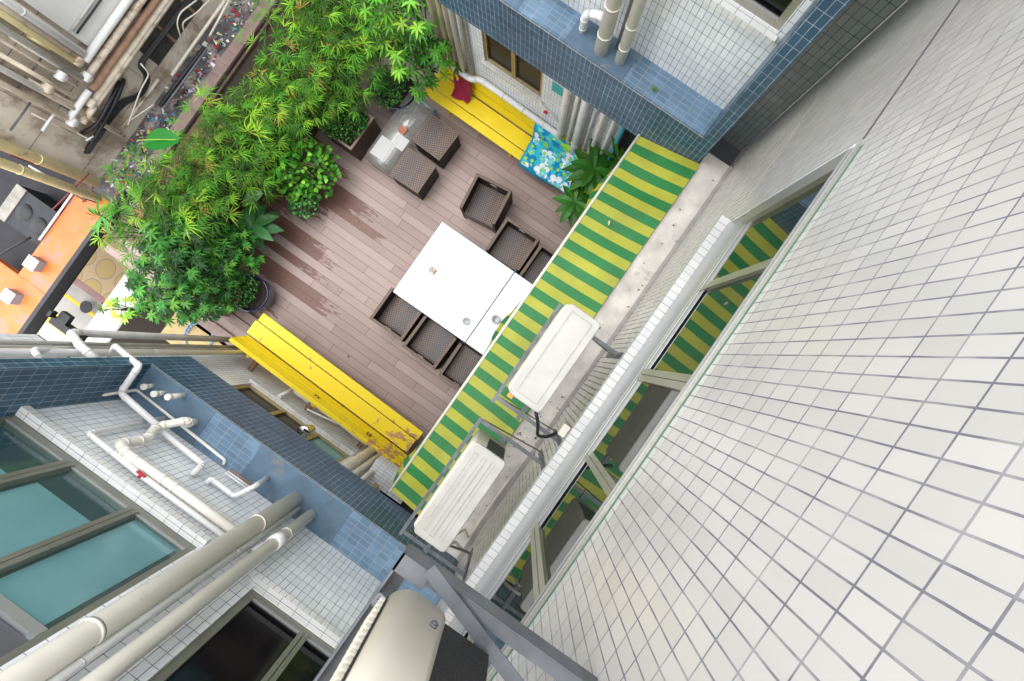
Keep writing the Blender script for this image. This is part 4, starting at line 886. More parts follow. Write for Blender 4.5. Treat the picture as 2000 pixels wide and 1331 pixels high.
# ================================================================== TABLES
def table(label, x0, x1):
    t = thing('table', label, 'table', ((x0+x1)/2, .31, 0), 'square white tables side by side')
    MB().box((x0, -.37, .72), (x1, .995, .75)).build('tabletop', WHITE, t, bevel=.004)
    MB().box((x0-.003, -.373, .722), (x1+.003, -.3705, .742)).box((x0-.003, .9955, .722), (x1+.003, .998, .742)).box((x0-.003, -.3705, .722), (x0-.0005, .9955, .742)).build('edge_fringe', mat('fringe_blue', (.03, .04, .25), .4), t)  # blue colour fringe around the bright top, put in as added strips
    for x in (x0+.08, x1-.14):
        for y in (-.29, .86): MB().box((x, y, 0), (x+.06, y+.06, .7195)).build('leg', ALUG, t)
    return t
table('square white table with two seats each side, fully in view', -2.205, -.80)
table('square white table mostly hidden under the awning', -.785, .60)
p = AZ(845, 529, .75)
tag(MB().box((p.x-.05, p.y-.045, .751), (p.x+.05, p.y+.045, .80), M=None).build('trinket_box', mat('check_box', (.55, .42, .33), .6, var=.8, vs=45), bevel=.003), 'small patterned box near the outer end of the white table', 'box')
p = AZ(911, 628, .75)
tag(MB().lathe([(.0, .004), (.04, .004), (.055, .035), (.062, .035), (.05, 0), (.0, 0)], (p.x, p.y, .751), 20).cyl((p.x-.03, p.y, .766), (p.x+.03, p.y+.01, .768), .006, 6).build('ashtray', GLASSY), 'round glass ashtray by the seam of the white tables', 'ashtray')
p = AZ(969, 625, .75)
t = thing('candle_lantern', 'ribbed amber and glass holder on the half hidden table', 'lantern', (p.x, p.y, .751))
m = MB()
for k in range(12):
    a = 2*math.pi*k/12; m.bar((p.x+.045*math.cos(a), p.y+.045*math.sin(a), .752), (p.x+.07*math.cos(a), p.y+.07*math.sin(a), .85), .012, .006)
m.build('rib', mat('amber', (.28, .17, .06), .3), t); MB().lathe([(.0, .0), (.045, .0), (.067, .098), (.061, .098), (.04, .006), (0, .006)], (p.x, p.y, .752), 20).build('bowl', GLASSY, t)
tag(MB().box((-2.0, .35, .7505), (-1.7, .56, .752)).build('paper_sheet', mat('paper_grey', (.80, .83, .84), .8)), 'blank paper sheet lying on the white table', 'paper') if False else None
# bent glass coffee table
t = thing('glass_table', 'bent glass coffee table beside the two wicker stools', 'table', (-3.77, 1.85, 0))
gx0, gx1 = -4.02, -3.50
pr = [(1.20, 0), (1.20, .30), (1.215, .36), (1.25, .40), (1.31, .42), (2.42, .42), (2.50, .41), (2.545, .37), (2.56, .31), (2.56, 0)]
def sheet(pts, x0, x1, th=.012):
    mb = MB(); rings = []
    for i, (y, z) in enumerate(pts):
        a = pts[max(i-1, 0)]; b = pts[min(i+1, len(pts)-1)]; d = Vector((b[0]-a[0], b[1]-a[1])).normalized(); n = Vector((-d.y, d.x))*th
        rings.append([Vector((x0, y, z)), Vector((x1, y, z)), Vector((x1, y-n.x, z-n.y)), Vector((x0, y-n.x, z-n.y))])
    return mb.loft(rings)
sheet(pr[:7], gx0, gx1).build('top', TGL, t); sheet(pr[6:], gx0, gx1).build('curved_end', BGL, t)
tag(MB().box((-3.78, 1.86, .422), (-3.66, 1.98, .455)).box((-3.785, 1.91, .4555), (-3.655, 1.93, .459)).build('gift_box', mat('box_red', (.42, .13, .08), .6, var=.5, vs=40), bevel=.002), 'small red and white box on the bent glass table', 'box')
tag(MB().box((-3.97, 1.30, .422), (-3.72, 1.66, .425)).box((-3.76, 1.62, .4255), (-3.53, 1.84, .428)).build('magazines', PAPER), 'pale papers spread on the bent glass table', 'papers')
tag(MB().bar((-3.74, 2.85, .05), (-3.83, 2.98, .55), .03, .03).bar((-3.80, 2.92, .35), (-3.88, 2.86, .30), .02, .02).build('cleaning_tool', mat('tool_blue', (.02, .25, .60), .4)), 'bright blue tool handle behind the end of the upper bench', 'tool')

# ================================================================== NEIGHBOURING BUILDING (top left)
NX = -8.3
nbld = thing('neighbour_building', 'stained beige building covered in old pipes at top left', 'building', (NX, 2, -.5))
m = MB(); wall(m, 0, NX, -1.86, 10, -4, 8, [(1.05, 1.62, .2, .75)]); m.build('wall', PLAST, nbld)
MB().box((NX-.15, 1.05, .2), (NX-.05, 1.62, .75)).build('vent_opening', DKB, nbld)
MB().box((NX-.03, 1.0, -.1), (NX+.02, 1.05, .8)).box((NX-.03, 1.62, -.1), (NX+.02, 1.67, .8)).box((NX-.03, 1.05, .45), (NX+.01, 1.62, .48)).build('frame', RUSTP, nbld)
MB().box((NX-.001, .5, .35), (NX+.004, 1.9, -.1)).build('dark_panel', mat('dark_wall', (.06, .055, .05), .8, var=.3), nbld)
MB().box((NX, .98, .95), (NX+.03, 6, 3.6)).build('mauve_panel', MAUVE, nbld)
MB().box((NX, .05, 1.05), (NX+.05, .96, 5.0)).build('pale_panel', mat('pale_panel', (.72, .72, .70), .7, var=.12, vs=2, dirt=(.45, .40, .30), ds=2, dth=.62), nbld)
MB().face([(NX, -1.86, -4), (NX-6, -1.86, -4), (NX-6, -1.86, 8), (NX, -1.86, 8)]).build('side_wall', mat('dark_side', (.05, .045, .045), .8, var=.3), nbld)
m = MB()
for z in (-.1+.95*k for k in range(9)): m.box((NX-.002, -1.85, z), (NX+.0015, 8, z+.012))
for y in (-1.2+1.35*k for k in range(7)): m.box((NX-.002, y, -.4), (NX+.002, y+.01, 7))
m.build('panel_joint', mat('joint_dark', (.20, .17, .14), .9), nbld)
px_ = NX+.14
def npipe(lb, a, b, r, m_, ex=(), x=px_, extend=0, clamps=()):
    A = AX(*a, x); Bp = AX(*b, x)
    if extend: Bp = Bp + (Bp-A).normalized()*extend
    pts = [A]+[AX(*e, x) for e in ex]+[Bp]
    # true level or true plumb pipes
    for i in range(len(pts)-1):
        d = pts[i+1]-pts[i]
        if abs(d.y) > abs(d.z)*3: pts[i+1].z = pts[i].z
        elif abs(d.z) > abs(d.y)*3: pts[i+1].y = pts[i].y
    return pipe(lb, pts, r, m_, clamps, grp='old pipes on the neighbouring wall', collars=True)
npipe('pale grey level pipe, uppermost of the five at top left', (165, 119), (255, 0), .055, PVCW, extend=3, clamps=(.3,))
npipe('pale level pipe, second of the five at top left', (171, 149), (279, 0), .05, OLDP, extend=3, clamps=(.25, .6))
npipe('rusty level pipe, middle of the five at top left', (180, 175), (316, 0), .052, RUSTP, extend=3)
npipe('half rusty level pipe, fourth of the five at top left', (178, 205), (332, 0), .05, OLDP, extend=3)
npipe('stained level pipe, lowest of the five at top left', (160, 240), (352, 0), .052, OLDP, extend=3, clamps=(.4,))
npipe('thick pale plumb pipe at the top left', (162, 105), (20, 0), .06, PVCW, extend=2, clamps=(.3,))
npipe('pale plumb pipe just below the thick one at top left', (152, 112), (70, 52), .045, OLDP, extend=2.5)
npipe('cream plumb pipe with a fat coupling at top left', (152, 124), (50, 65), .05, PVCY, extend=2.5, clamps=(.6,))
npipe('greenish plumb pipe at top left', (160, 152), (40, 75), .045, PVCG, extend=2.5)
npipe('long pale plumb pipe running to the rubbish strip', (240, 265), (20, 108), .04, OLDP, extend=2.5, clamps=(.3, .6))
npipe('pale plumb pipe ending in a tee at left', (80, 177), (0, 128), .045, PVCW, extend=2)
npipe('long cream plumb pipe joining an elbow at left', (130, 230), (0, 150), .045, OLDP, extend=2)
npipe('angled waste pipe linking two plumb pipes at left', (135, 232), (178, 180), .05, PVCW)
npipe('short pale level pipe across the beige panel at left', (82, 256), (112, 226), .02, PVCW)
npipe('thin plumb conduit down to the rubbish strip', (243, 270), (115, 180), .02, OLDP, x=NX+.05)
g7 = 'black cables on the neighbouring wall'
for k, off in enumerate((0, 4, 8)):
    pts = [AX(365+off, 0, NX+.10+.02*k), AX(268+off, 128, NX+.10+.02*k), AX(286+off, 150+off/2, NX+.1), AX(272+off, 185, NX+.1), AX(235+off, 196+off, NX+.1), AX(212+off, 230, NX+.1), AX(165+off, 300, NX+.1)]
    tag(MB().tube(pts, .022, 8, bend=.12).build('cable', BLK), ('left', 'middle', 'right')[k]+' one of the three thick black cables on the beige wall', 'cable', g7)
for k, (a, b, c_, d_) in enumerate((((234, 160), (215, 200), (190, 245), (158, 262)), ((242, 155), (226, 200), (204, 238), (170, 292)))):
    tag(MB().tube([AX(*a, NX+.02), AX(*b, NX+.2), AX(*c_, NX+.2), AX(*d_, NX+.02)], .033, 10, bend=.3).build('cable', BLK), ('upper', 'lower')[k]+' fat black hose bending across the beige wall', 'hose', g7)
for k, pts in enumerate((((385, 0), (352, 25), (345, 45), (358, 90)), ((410, 0), (385, 25), (355, 45), (368, 92)), ((275, 125), (292, 145), (275, 175), (250, 245)))):
    tag(MB().tube([AX(*q, NX+.3) for q in pts], .012, 6, bend=.08).build('cable', CREAM), ('outer cream wire looping above the rubbish strip', 'inner cream wire looping above the rubbish strip', 'thin cream wire beside the black hoses')[k], 'wire', 'cream wires at top left')
tag(MB().box((NX+.002, -.98, .78), (NX+.08, -.86, .90)).build('wall_box', ALUG, bevel=.005), 'small grey junction box on the beige panel at left', 'box')
# plumb yellow pipes at the corner
g8 = 'fat yellow pipes at the building corner'
pipe('upper of the two fat yellow pipes at left', [(-8.22, -1.92, -.35), (-8.22, -1.92, 8)], .085, PVCY, (.13, .31, .4), grp=g8, seg=18)
pipe('lower of the two fat yellow pipes at left', [(-8.10, -2.16, -.45), (-8.10, -2.16, 8)], .075, PVCY, (.17, .29, .4), grp=g8, seg=18)
for k_, (a_, b_, w_, m_, lb_) in enumerate((
    ((110, 62), (60, 30), .03, OLDP, 'short rust-stained plumb pipe beside the uppermost level pipe'), ((95, 92), (58, 70), .055, PVCY, 'stubby yellowed plumb pipe at far top left'),
    ((150, 168), (28, 92), .022, OLDP, 'slim plumb conduit between the greenish and long pale pipes'), ((130, 205), (5, 118), .028, PVCG, 'grey plumb pipe below the slim conduit'),
    ((100, 215), (0, 155), .03, OLDP, 'rust-marked plumb pipe above the tee'), ((150, 265), (60, 225), .016, OLDP, 'thin plumb conduit crossing the lower beige panel'),
    ((200, 285), (150, 262), .014, CREAM, 'short thin cream conduit near the fat yellow pipes'), ((190, 262), (168, 275), .014, PVCW, 'tiny white level pipe by the black hoses'),
    ((185, 120), (235, 60), .018, OLDP, 'thin level conduit over the mauve panel'), ((140, 60), (195, -10), .022, PVCG, 'dark thin level pipe above the white panel edge'),
    ((150, 66), (205, -10), .014, BLK, 'thin black level cable above the white panel edge'), ((60, 200), (20, 255), .014, STEEL, 'thin steel hanger rod across the plumb pipes, lower'),
    ((158, 132), (40, 60), .030, OLDP, 'stained plumb pipe squeezed beside the cream one with a coupling'), ((162, 160), (20, 70), .026, CREAM, 'long slim cream plumb pipe crossing the top left panels'),
    ((145, 190), (0, 98), .035, OLDP, 'wide stained plumb pipe above the long pale one'), ((120, 225), (0, 142), .024, PVCW, 'slim white plumb pipe above the long cream one'),
    ((175, 222), (60, 150), .028, OLDP, 'brown plumb pipe running behind the white angled pipe'), ((205, 150), (300, 30), .022, OLDP, 'thin stained level pipe between the fourth and lowest level pipes'),
    ((50, 150), (28, 182), .014, STEEL, 'thin steel hanger rod across the plumb pipes, middle'), ((85, 108), (62, 140), .014, STEEL, 'thin steel hanger rod across the plumb pipes, upper'))):
    npipe(lb_, a_, b_, w_, m_, x=NX+.08+.02*(k_ % 3), extend=(1.2 if k_ in (0, 2, 3, 4) else 0))
for k_, (px_0, py_0) in enumerate(((150, 118), (168, 150), (178, 202), (118, 148), (92, 172), (140, 238))):
    c_ = AX(px_0, py_0, NX+.14); tag(MB().tube([c_+Vector((0, -.07, 0)), c_+Vector((0, .07, 0))], .060, 20).tube([c_+Vector((0, 0, -.07)), c_+Vector((0, 0, .05))], .058, 20).build('pipe_fitting', (OLDP, PVCW)[k_ % 2]), ('fitting where the thick pale plumb pipe meets the uppermost level pipe', 'fitting on the second level pipe at top left', 'fitting on the fourth level pipe at top left', 'fitting halfway along the greenish plumb pipe', 'tee fitting where the pale plumb pipe ends at left', 'elbow fitting ending the long cream plumb pipe at left')[k_], 'pipe fitting', 'pipe fittings on the neighbouring wall')
pipe('thin grey rail below the fat yellow pipes', [(-8.9, -2.6, 1.2), (-8.9, -2.6, 6)], .02, OLDP)
# gutter strip with rubbish
struct('gutter_floor', MB().box((-8.29, -2.1, -.6), (-7.28, 9, -.46)), mat('grime', (.10, .095, .10), .7, var=.5, vs=4, bump=.6, bs=25, dirt=(.32, .29, .26), ds=2.5, dth=.5))
m = MB(); rr = random.Random(11)
cols = [(.75, .75, .75)]*8+[(.62, .02, .03)]*3+[(.65, .10, .16), (.05, .22, .42), (.10, .35, .40), (.03, .03, .04), (.03, .03, .04), (.05, .05, .06), (.45, .40, .33), (.55, .5, .45), (.6, .45, .08), (.12, .12, .14), (.3, .3, .32)]
for k in range(620):
    x = rr.choice([rr.gauss(-7.98, .14), rr.uniform(-8.25, -7.7)]); x = min(max(x, -8.25), -7.5); y = rr.uniform(-1.95, 4.2); c = rr.choice(cols); z = -.455
    s_ = rr.uniform(.015, .055)
    pts = [Vector((x+rr.uniform(-s_, s_), y+rr.uniform(-s_, s_), z+rr.uniform(0, s_*.9))) for _ in range(4)]
    e = Vector((rr.uniform(-s_, s_), rr.uniform(-s_, s_), s_*.6))
    c = tuple(v*rr.uniform(.6, 1.1) for v in c)
    m.face([pts[0], pts[1], pts[2]], c=c); m.face([pts[0], pts[2], pts[3]], c=c); m.face([pts[1], pts[3], pts[2]+e], c=c); m.face([pts[0]+e*.5, pts[1], pts[3]], c=c)
tag(m.build('rubbish', LITTER), 'red, white and blue litter strewn along the dark gutter', 'rubbish', kind='stuff')
g9 = 'poles lying along the rubbish strip'
for k, (a, b, r, m_, lb) in enumerate((((335, 148), (440, 0), .028, CREAM, 'long cream pole over the rubbish strip'), ((410, 70), (448, 0), .02, CREAM, 'thin cream pole at the top of the rubbish strip'), ((312, 208), (400, 92), .035, BLK, 'black pipe lying along the rubbish strip'), ((320, 212), (405, 95), .02, STEEL, 'grey pipe lying beside the black one'), ((240, 250), (310, 155), .025, OLDP, 'pale rusty pole along the foot of the beige wall'), ((236, 248), (300, 205), .012, CREAM, 'thin cream stick crossing the rusty pole'))):
    tag(MB().cyl(AZ(*a, -.2), AZ(*b, -.18), r, 10).build('pole', m_), lb, 'pole', g9)
# coping and planter wall
pw = thing('planter_wall', 'low brown capped wall between the bamboo and the rubbish strip', 'wall', (-7.17, 1.5, -.4))
MB().box((-7.26, -1.1, -3.9), (-7.09, 9, .05)).build('wall', mat('wall_dark', (.10, .085, .08), .8, var=.2), pw)
m = MB(); y = -1.02
while y < 8: m.box((-7.28, y, .0505), (-7.07, y+.24, .10)); y += .243
m.build('coping', mat('brown_coping', (.22, .155, .14), .7, var=.25, vs=4), pw, bevel=.004)
# dark roof, orange shop canopy
struct('shop_roof', MB().box((-13, -6.0, -1.7), (-8.75, -1.87, -1.5)), DARKR)
oc = thing('shop_canopy', 'orange painted shop canopy with black lip at the left edge', 'canopy', (-8.6, -4, -.9))
MB().box((-9.9, -6.3, -.95), (-8.17, -4.35, -.80)).box((-8.85, -4.349, -.95), (-8.17, -2.12, -.80)).build('slab', ORANGE, oc, bevel=.01)
MB().box((-8.168, -6.3, -1.02), (-8.08, -2.12, -.785)).build('lip', mat('black_lip', (.035, .035, .042), .6, var=.2), oc)
MB().box((-8.5, -6.3, -1.2), (-8.2, -2.2, -.951)).build('beam', DARKR, oc)
MB().box((-9.35, -5.6, -.798), (-9.33, -4.4, -.79)).build('patch', mat('pale_orange', (.78, .27, .13), .5, var=.1), oc)
for k, (y, lb) in enumerate(((-3.95, 'square white lamp box on the orange canopy, nearer the bamboo'), (-4.72, 'square white lamp box on the orange canopy, nearer the left edge'))):
    t = thing('lamp_box', lb, 'lamp', (-8.62, y, -.8), 'white lamp boxes on the orange canopy')
    MB().box((-8.72, y-.11, -.799), (-8.50, y+.11, -.64)).build('housing', mat('box_grey', (.25, .28, .32), .5), t); MB().box((-8.73, y-.12, -.639), (-8.49, y+.12, -.62)).build('lid', PVCW, t, bevel=.004)
t = thing('air_conditioner', 'big dusty twin-fan unit on the dark roof at left', 'air conditioner', (-9.6, -3.3, -1.5))
MB().box((-10.05, -3.72, -1.499), (-9.0, -2.98, -.95)).build('casing', mat('dusty_box', (.022, .027, .034), .6, var=.3, vs=6), t)
MB().box((-10.06, -3.73, -.949), (-9.82, -2.97, -.93)).build('lid', mat('dusty_lid', (.34, .32, .28), .7, var=.3, vs=6), t)
for k in (0, 1): MB().lathe([(.18, .0), (.16, .02), (.03, .02), (0, .02)], (-9.62+.40*k, -3.36-.05*k, -.949), 26).build('fan', BLK, t)
pipe('white L-shaped pipe along the orange canopy', [(-9.9, -2.5, -.78), (-8.86, -2.42, -.76), (-8.86, -3.55, -.76)], .02, PVCW, collars=False)
pipe('black conduit along the edge of the dark roof', [(-9.05, -3.62, -.78), (-9.2, -3.9, -.78), (-9.75, -5.2, -.78), (-10.6, -6.2, -.78)], .02, BLK, collars=False)
t = thing('roof_frame', 'grey-blue upturned steel channel at the left edge', 'frame', (-9.6, -5.6, -.8))
m = MB(); m.bar((-9.55, -4.9, -.70), (-9.35, -5.75, -.70), .16, .04).bar((-9.40, -5.7, -.69), (-10.6, -6.1, -.69), .16, .04).bar((-9.75, -5.1, -.66), (-9.62, -5.5, -.66), .03, .10).bar((-9.66, -5.5, -.66), (-10.6, -5.85, -.66), .03, .10)
m.build('channel', mat('grey_channel', (.13, .14, .17), .6, var=.3, vs=6), t)
tag(MB().box((-8.75, -2.35, -.86), (-8.40, -1.98, -.55)).bar((-8.9, -2.4, -.5), (-8.3, -2.35, -.5), .03, .03).bar((-8.35, -2.4, -.5), (-8.30, -1.95, -.5), .03, .03).build('scrap_tray', mat('scrap', (.12, .08, .06), .8, var=.6, vs=12), bevel=.01), 'rusty scrap tray at the end of the orange canopy', 'tray')
tag(MB().box((-9.6, -2.2, 0), (-8.9, -2.05, .5)).build('red_panel', REDP), 'dark red panel behind the fat yellow pipes', 'panel')
pipe('thin dark red pole crossing the ends of the yellow pipes', [(-8.45, -2.75, -.2), (-7.9, -1.75, .2)], .012, REDP, collars=False)
pipe('black and white drain pipe by the orange canopy end', [(-7.9, -2.3, -.5), (-7.55, -1.75, -.25)], .05, BLK, collars=False)
# white tiled lower parapet above the street, by the bamboo
tp = thing('parapet', 'bright white tiled parapet top above the street', 'parapet', (-7.0, -4.4, -1.1))
MB().box((-7.26, -5.9, -3.9), (-6.80, -3.0, -1.06)).build('wall', mat('wall_brown', (.07, .055, .05), .8), tp)
MB().box((-7.28, -5.9, -1.058), (-6.78, -3.0, -1.0)).build('top', tile('parapet_tile', (.80, .81, .82), (.76, .77, .78), (.5, .5, .5), .2, .2, .003), tp)
q = AZ(168, 600, -3.87); tag(MB().tube([(q.x, q.y, -3.878), (q.x, q.y, -3.862)], .16, 24).build('manhole_cover', BLK), 'round black cover on the patterned pavement', 'cover')

# ================================================================== YARD CORNER: hose, crate planter, planks
p = AZ(388, 655, -.10)
m = MB(); rr = random.Random(2); pts = []
for k in range(150):
    a = k*.30; r_ = .215+.05*math.sin(a*.37)+.02*rr.random(); pts.append(Vector((p.x+.02*math.sin(k*.1)+r_*math.cos(a), p.y+r_*math.sin(a), -.115+.0006*k)))
m.tube(pts, .013, 7, bend=0); tag(m.build('garden_hose', LBLUE), 'coiled light blue garden hose on the yard floor', 'hose')
t = thing('plank_bench', 'low brown plank step beside the coiled hose', 'step', (-4.6, -2.6, -.1))
MB().box((-5.08, -2.82, .0), (-3.9, -2.64, .04)).build('plank', BWOOD, t, bevel=.004)
MB().box((-4.55, -2.30, .03), (-3.75, -2.14, .07)).box((-4.55, -2.48, .03), (-3.75, -2.32, .07)).build('plank', BWOOD, t, bevel=.004)
MB().box((-5.06, -2.81, -.129), (-5.0, -2.745, -.001)).box((-4.0, -2.81, -.129), (-3.94, -2.745, -.001)).build('leg', DWOOD, t)
t = thing('planter_box', 'white-rimmed square planter beside the coiled hose', 'planter', (-4.72, -2.1, 0))
def open_box(x0, y0, x1, y1, z0, z1, k, m_, t, rim=None):
    MB().box((x0, y0, z0), (x0+k, y1, z1)).box((x1-k, y0, z0), (x1, y1, z1)).box((x0+k, y0, z0), (x1-k, y0+k, z1)).box((x0+k, y1-k, z0), (x1-k, y1, z1)).build('sides', m_, t)
    MB().box((x0+k, y0+k, z0), (x1-k, y1-k, z1-.07)).build('soil', SOIL, t)
    if rim: MB().box((x0-.01, y0-.01, z1), (x0+k, y1+.01, z1+.02)).box((x1-k, y0-.01, z1), (x1+.01, y1+.01, z1+.02)).box((x0+k, y0-.01, z1), (x1-k, y0+k, z1+.02)).box((x0+k, y1-k, z1), (x1-k, y1+.01, z1+.02)).build('rim', rim, t)
open_box(-5.0, -2.40, -4.50, -1.92, 0, .42, .03, BWOOD, t, PVCW)
m = MB(); rr = random.Random(5)
for k in range(40):
    s_ = .03; q = AZ(rr.uniform(425, 470), rr.uniform(630, 662), -.1)
    m.box((q.x-s_*rr.random(), q.y-s_, -.2), (q.x+s_, q.y+s_*rr.random(), -.1+rr.uniform(0, .06)))
tag(m.build('clutter', mat('clutter_mix', (.5, .42, .34), .6, var=.8, vs=14)), 'pale odds and ends heaped beside the plank step', 'clutter', kind='stuff')

# ================================================================== PLANTS
def shade(c, r, k=.3):
    f = 1+r.uniform(-k, k); return (c[0]*f*(1+r.uniform(-.2, .35)), c[1]*f, c[2]*f*(1+r.uniform(-.3, .3)))
def mixleaf(c, r):
    q = r.random(); k = .34 if q < .38 else (.95 if q < .80 else 1.7)
    return (c[0]*k*(1.1 if k > 1 else .8), c[1]*k*(.85 if k > 1 else 1), c[2]*k)
def rnd_dir(r, up=.2):
    a = r.uniform(0, 2*math.pi); z = r.uniform(-.2, 1)*.6+up; return Vector((math.cos(a), math.sin(a), z)).normalized()
def bamboo(seed, rx=.55, ry=.6, hz=2.1, n=122, spread=.55):
    r = random.Random(seed); t = thing('bamboo', '', 'bamboo', (0, 0, 0), 'bamboo clumps along the deck edge')
    st = MB(); tips = []
    for k in range(10):
        a = r.uniform(0, 6.28); q = r.uniform(0, .16); b = Vector((q*math.cos(a), q*math.sin(a), .3)); top = Vector((r.uniform(-rx, rx)*.8, r.uniform(-ry, ry)*.8, hz*r.uniform(.7, 1.0)))
        mid = (b+top)/2+Vector((0, 0, .25)); st.tube([b, mid, top], .009, 5, bend=.3, caps=False); tips.append((b, mid, top))
    st.build('stems', mat('bamboo_cane', (.16, .17, .05), .5, var=.3), t)
    lf = MB()
    for k in range(n):
        b, mid, top = r.choice(tips); s = r.uniform(.35, 1)
        c = (mid*(1-s)+top*s) + Vector((r.gauss(0, rx*.38), r.gauss(0, ry*.38), r.gauss(-.02, .16)))
        d0 = (c-Vector((0, 0, hz*.55))); d0.z *= .35; d0 = (d0.normalized()+rnd_dir(r, .1)*.7).normalized()
        base = shade(mixleaf((.085, .27, .013), r), r, .42) if r.random() < .94 else shade((.26, .24, .04), r)
        nl = r.randint(6, 9); ang0 = math.atan2(d0.y, d0.x)
        for j in range(nl):
            a = ang0+(j-(nl-1)/2)*r.uniform(.28, .42); dd = Vector((math.cos(a), math.sin(a), r.uniform(-.35, .35)))
            lf.leaf(c+dd*.01, dd, Vector((r.uniform(-.3, .3), r.uniform(-.3, .3), 1)), r.uniform(.11, .22), r.uniform(.013, .021), 2, r.uniform(.1, .5), .3, shade(base, r, .12))
    lf.build('foliage', LEAF, t)
    return t
def place(o, x, y, a, s, label, z=0):
    o.location = (x, y, z); o.rotation_euler = (0, 0, R(a)); o.scale = (s, s, s); o['label'] = label; return o
V = [bamboo(1, .5, .6, 1.7), bamboo(2, .52, .55, 1.8), bamboo(3, .48, .65, 1.6)]
spots = [(-6.05, -1.15, 'bamboo clump behind the large upright dark leaf at left'), (-5.85, -.55, 'bamboo clump nearest the big shiny leaf by the gutter'), (-5.55, .05, 'bamboo clump left of the round-leaved shrub'), (-6.1, .15, 'bamboo clump leaning over the brown coping, lower part'), (-5.45, .75, 'bamboo clump above the round-leaved shrub'),
         (-5.95, .9, 'bamboo clump leaning over the brown coping, middle part'), (-5.25, 1.35, 'bamboo clump beside the square planter box'), (-5.75, 1.6, 'bamboo clump leaning over the brown coping, upper part'), (-5.0, 2.0, 'bamboo clump above the square planter box'), (-5.5, 2.35, 'bamboo clump at the top edge, second from the gutter'),
         (-6.0, 2.5, 'bamboo clump at the top edge nearest the gutter'), (-5.1, 2.85, 'bamboo clump at the top edge beside the bright palmate tree'), (-5.6, 3.2, 'bamboo clump cut off by the top edge'), (-6.1, -.9, 'yellowish bamboo clump nearest the orange canopy end'), (-5.75, -1.35, 'lowest bamboo clump, merging into the dark broad-leaved trees'), (-6.15, -1.65, 'outermost low bamboo clump beside the black conduit')]
rr = random.Random(21)
for i, (x, y, lb) in enumerate(spots):
    o = V[i] if i < 3 else copy_tree(V[i % 3]); place(o, (x+5.55)*.75-5.12, y, rr.uniform(0, 360), rr.uniform(.9, 1.1), lb)
def whorl_tree(seed, name, label, cat, grp, c, n, rad, hz, leafL, leafW, nl=(6, 9), droop=.35, mat_=LEAFG, stems=7, up=.15, seg=3, base=.3, flat=.5):
    r = random.Random(seed); t = thing(name, label, cat, (0, 0, 0), grp); st = MB(); lf = MB(); tips = []
    for k in range(stems):
        a = r.uniform(0, 6.28); top = Vector((math.cos(a)*rad*r.uniform(.1, .8), math.sin(a)*rad*r.uniform(.1, .8), hz*r.uniform(.75, 1))); b = Vector((r.uniform(-.06, .06), r.uniform(-.06, .06), base))
        mid = b*.5+top*.5+Vector((0, 0, .1)); st.tube([b, mid, top], .012, 6, bend=.2, caps=False); tips.append(top)
    st.build('trunk', WOODST, t)
    for k in range(n):
        a = r.uniform(0, 6.28); q = rad*math.sqrt(r.random()); z = hz*(1-.35*(q/rad)**2)+r.gauss(0, flat*.25)-abs(r.gauss(0, flat*.4))
        cc = Vector((q*math.cos(a), q*math.sin(a), max(base+.1, z))); m_ = r.randint(*nl); a0 = r.uniform(0, 6.28); cl = shade(mixleaf(c, r), r, .25); tilt = Vector((math.cos(a)*.4*q/rad, math.sin(a)*.4*q/rad, 0))
        for j in range(m_):
            b = a0+j*2*math.pi/m_+r.uniform(-.2, .2); dd = Vector((math.cos(b), math.sin(b), up+r.uniform(-.25, .25)))+tilt
            lf.leaf(cc, dd, Vector((0, 0, 1)), leafL*r.uniform(.7, 1.15), leafW*r.uniform(.8, 1.15), seg, droop*r.uniform(.6, 1.4), .22, shade(cl, r, .1))
    lf.build('foliage', mat_, t); return t
place(whorl_tree(31, 'palmate_tree', '', 'tree', None, (.085, .30, .018), 110, .75, 2.2, .145, .038, (6, 8), .5), -4.05, 3.05, 0, 1, 'bright green palmate tree at the top by the wing corner')
place(whorl_tree(32, 'palmate_tree', '', 'tree', None, (.07, .25, .02), 62, .5, 1.6, .135, .036, (6, 8), .45), -3.85, 2.85, 40, 1, 'lower palmate tree over the big blue pot')
g10 = 'dark broad-leaved trees at the left deck corner'
wt = [(-5.02, -1.62, .72, 'dark broad-leaved tree next to the lowest bamboo clump'), (-4.98, -2.22, .72, 'dark broad-leaved tree overhanging the orange canopy'), (-4.62, -2.05, .55, 'dark broad-leaved tree nearest the coiled hose'), (-4.70, -1.32, .50, 'dark broad-leaved tree left of the round blue pot')]
w0 = whorl_tree(41, 'broadleaf_tree', '', 'tree', g10, (.035, .17, .018), 125, .70, 2.0, .145, .042, (7, 10), .5)
w1 = whorl_tree(42, 'broadleaf_tree', '', 'tree', g10, (.04, .19, .018), 115, .66, 1.9, .14, .042, (7, 10), .45)
for i, (x, y, s, lb) in enumerate(wt):
    o = (w0, w1)[i] if i < 2 else copy_tree((w0, w1)[i % 2]); place(o, x, y, 70*i, s+.15, lb)
place(whorl_tree(47, 'young_tree', '', 'tree', None, (.20, .42, .03), 12, .2, 1.4, .14, .045, (6, 8), .3), -5.56, -3.05, 0, .85, 'bright lime-green young shoots over the white parapet')
